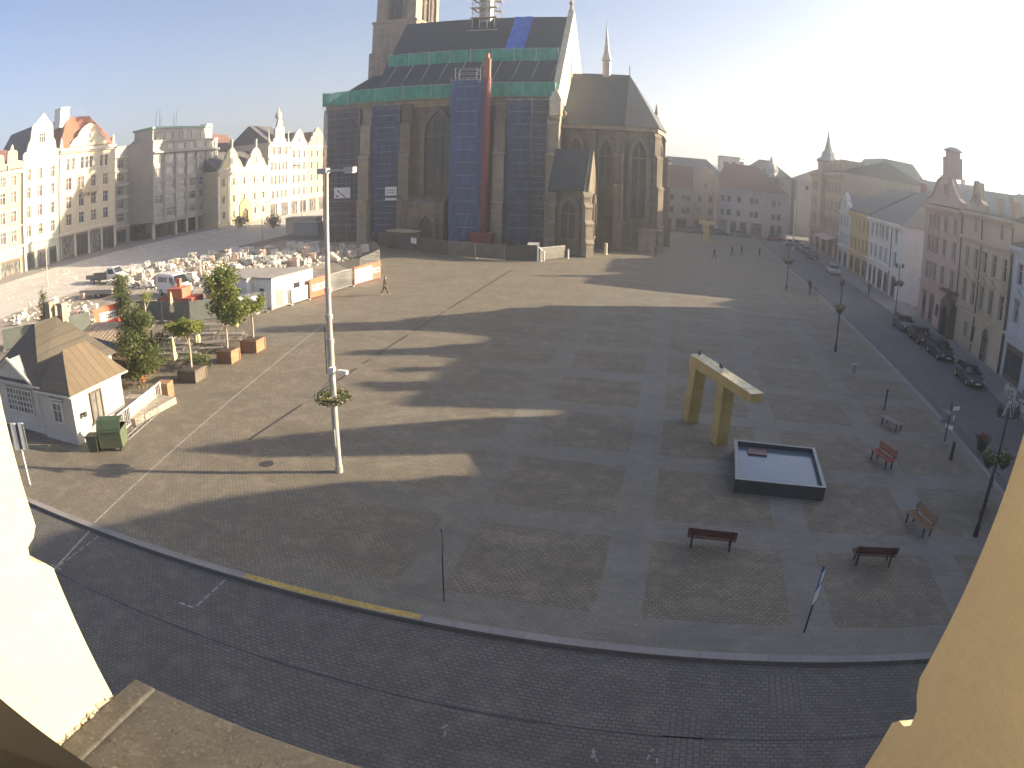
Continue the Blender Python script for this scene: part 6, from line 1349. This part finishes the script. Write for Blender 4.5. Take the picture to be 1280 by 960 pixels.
person('first of two people in dark clothes walking towards the golden pillar, nearer the church', 9.8,111.7,R(80), c_black, c_blue, c_black, .28); person('second of two people in dark clothes walking towards the golden pillar, nearer the street', 11.6,114.2,R(95), c_blue, c_black, c_black, .25)
person('person in grey brown clothes walking near the lamp posts far off', 14.6,113.5,R(60), c_dark, c_blue, c_black, .25)
person('person in dark clothes standing beside the choir buttress', -2.4,101.2,R(20), c_dark, c_black, c_black, .1)
person('person in navy clothes walking by the side street', 26.3,85.5,R(170), c_blue, c_black, c_black, .25)
person('person leaning forward over a dark bicycle at the eastern kerb', 16.9,80.1,R(35), c_black, c_black, c_black, .22, 1.0, .22)
bi = thing('bicycle', 'dark bicycle pushed by the leaning person at the eastern kerb', 'bicycle', (17.45,80.25,0), R(120))
for x in (-.52,.52):
    w = MB(); w.path([(x+.33*math.cos(a*math.pi/10),0,.34+.33*math.sin(a*math.pi/10)) for a in range(21)], .022, 5); 
    for a in range(6): w.tube((x,0,.34),(x+.32*math.cos(a*1.047),0,.34+.32*math.sin(a*1.047)),.005,n=3)
    w.build('wheel', mat_rubber, bi)
w = MB(); w.path([(-.52,0,.34),(-.12,0,.3),(.38,0,.78),(-.22,0,.82),(-.12,0,.3)], .022, 5); w.tube((-.52,0,.34),(-.22,0,.82),.018,n=5); w.path([(.52,0,.34),(.38,0,.78),(.33,0,1.02)], .022, 5); w.build('frame', c_black, bi)
MB().path([(.33,-.27,1.04),(.38,0,1.02),(.33,.27,1.04)], .02, 5).build('handlebar', mat_dark, bi); MB().taper((-.24,0,.86),.26,.16,(-.24,0,.93),.26,.1).build('saddle', mat_black, bi)
# ------------------------------------------------------------------ street cafe and oddments at the right edge
ut = thing('cafe_table', 'small pale cafe table with two chairs at the blue grey house', 'table', (27.6,44.6,0))
MB().lathe([(.22,0),(.2,.04),(.04,.06),(.04,.7),(.38,.71),(.38,.74)], (0,0,0), 12).build('tabletop', mat_offwhite, ut)
for s_ in (-1,1):
    c = MB(); c.box(-.2,.2,s_*.62-.2,s_*.62+.2,.42,.46); c.box(-.2,.2,s_*.8-.02,s_*.8+.02,.46,.88)
    for i in (-.18,.18):
        for j in (-.18,.18): c.box(i-.02,i+.02,s_*.62+j-.02,s_*.62+j+.02,0,.42)
    c.build('chair', mat_offwhite, ut)
dup(ut, (27.2,41.6,0), .7, 'small pale cafe table with two chairs between the other two cafe tables'); dup(ut, (26.6,39.2,0), .2, 'small pale cafe table with two chairs beside the shaded window jamb')
ab = thing('a_board', 'white folding menu board on the eastern pavement', 'sign', (24.9,40.0,0), .9); b = MB(); b.obox((0,-.2,.5),(.6,.04,1.05),0,0,R(-14)); b.obox((0,.2,.5),(.6,.04,1.05),0,0,R(14)); b.build('panel', mat_white, ab); MB().obox((0,-.23,.52),(.5,.02,.8),0,0,R(-14)).build('chalkboard', mat_ink, ab)
ft = thing('flower_tub', 'round tub of red and pink flowers by the near eastern lamp post', 'planter', (19.2,33.2,0)); MB().lathe([(.3,0),(.42,.5),(.45,.55)], (0,0,0), 12).build('tub', mat_dark, ft); lf = MB(); leaves(lf, 380, lambda: (random.gauss(0,.24), random.gauss(0,.24), .68+random.gauss(0,.14)), .06); leaves(lf, 130, lambda: (random.gauss(0,.24), random.gauss(0,.24), .78+random.gauss(0,.12)), .05, 1); lf.build('foliage', [leafB, M('red_blossom', (.42,.10,.10), var=.3, scale=20)], ft)
# ------------------------------------------------------------------ the air, the light and the camera
hzm = bpy.data.materials.new('haze'); hzm.use_nodes = True; nt = hzm.node_tree; nt.nodes.clear()
vo = nt.nodes.new('ShaderNodeVolumePrincipled'); vo.inputs['Color'].default_value = (.87,.94,1,1); vo.inputs['Density'].default_value = HAZE; vo.inputs['Anisotropy'].default_value = .72
ou = nt.nodes.new('ShaderNodeOutputMaterial'); nt.links.new(vo.outputs[0], ou.inputs['Volume'])
if HAZE > 0:
    hb = MB().box(-1150,1150,-1150,1150,-1.4,95).build('haze', hzm); hb['kind'] = 'stuff'
el, az = R(16.6), R(69.0)
sd = Vector((math.sin(az)*math.cos(el), math.cos(az)*math.cos(el), math.sin(el)))
sl = bpy.data.lights.new('sun', 'SUN'); sl.energy = SUN; sl.angle = R(.5); sl.color = (1.0,.82,.58)
so = bpy.data.objects.new('sun', sl); COL.objects.link(so); so.rotation_euler = sd.to_track_quat('Z', 'Y').to_euler(); so.location = sd*200
wd = bpy.data.worlds.new('World'); scene.world = wd; wd.use_nodes = True; nt = wd.node_tree
sk_ = nt.nodes.new('ShaderNodeTexSky'); sk_.sky_type = 'NISHITA'; sk_.sun_disc = False; sk_.sun_elevation = el; sk_.sun_rotation = az; sk_.altitude = 300; sk_.air_density = 1.0; sk_.dust_density = DUST; sk_.ozone_density = 1.0
nt.links.new(mix(nt, 1.0, sk_.outputs[0], (1.06,.965,1.09), 'MULTIPLY'), nt.nodes['Background'].inputs[0]); nt.nodes['Background'].inputs[1].default_value = SKY
cam = bpy.data.cameras.new('camera'); co = bpy.data.objects.new('camera', cam); COL.objects.link(co); scene.camera = co
yaw, pit, rol = R(-13.0), R(17.95), R(1.09)
f = Vector((math.sin(yaw)*math.cos(pit), math.cos(yaw)*math.cos(pit), -math.sin(pit))); r = Vector((math.cos(yaw), -math.sin(yaw), 0)); u = r.cross(f)
r2 = math.cos(rol)*r+math.sin(rol)*u; u2 = -math.sin(rol)*r+math.cos(rol)*u
co.matrix_world = Matrix(((r2.x,u2.x,-f.x,0),(r2.y,u2.y,-f.y,0),(r2.z,u2.z,-f.z,H),(0,0,0,1)))
cam.type = 'PANO'; cam.panorama_type = 'FISHEYE_LENS_POLYNOMIAL'; cam.fisheye_fov = R(180)      # the wide barrel-distorting webcam lens
cam.sensor_width = 36; cam.fisheye_polynomial_k0 = 0
for i, k in enumerate((-.04011589, -.00014048, 8.1744e-06, -5.7628e-07)): setattr(cam, 'fisheye_polynomial_k%d' % (i+1), k)
cam.clip_start = .02; cam.clip_end = 8000
vs_ = scene.view_settings; scene.display_settings.display_device = 'sRGB'; vs_.view_transform = 'Standard'; vs_.look = 'None'; vs_.gamma = 1; vs_.exposure = EXPO; vs_.use_curve_mapping = False
cy = scene.cycles; cy.max_bounces = 6; cy.diffuse_bounces = 3; cy.glossy_bounces = 3; cy.transparent_max_bounces = 16; cy.volume_bounces = 1; cy.transmission_bounces = 2
cy.use_adaptive_sampling = True; cy.adaptive_threshold = .02; cy.use_denoising = True; cy.sample_clamp_indirect = 4
try: cy.denoiser = 'OPENIMAGEDENOISE'
except Exception: pass
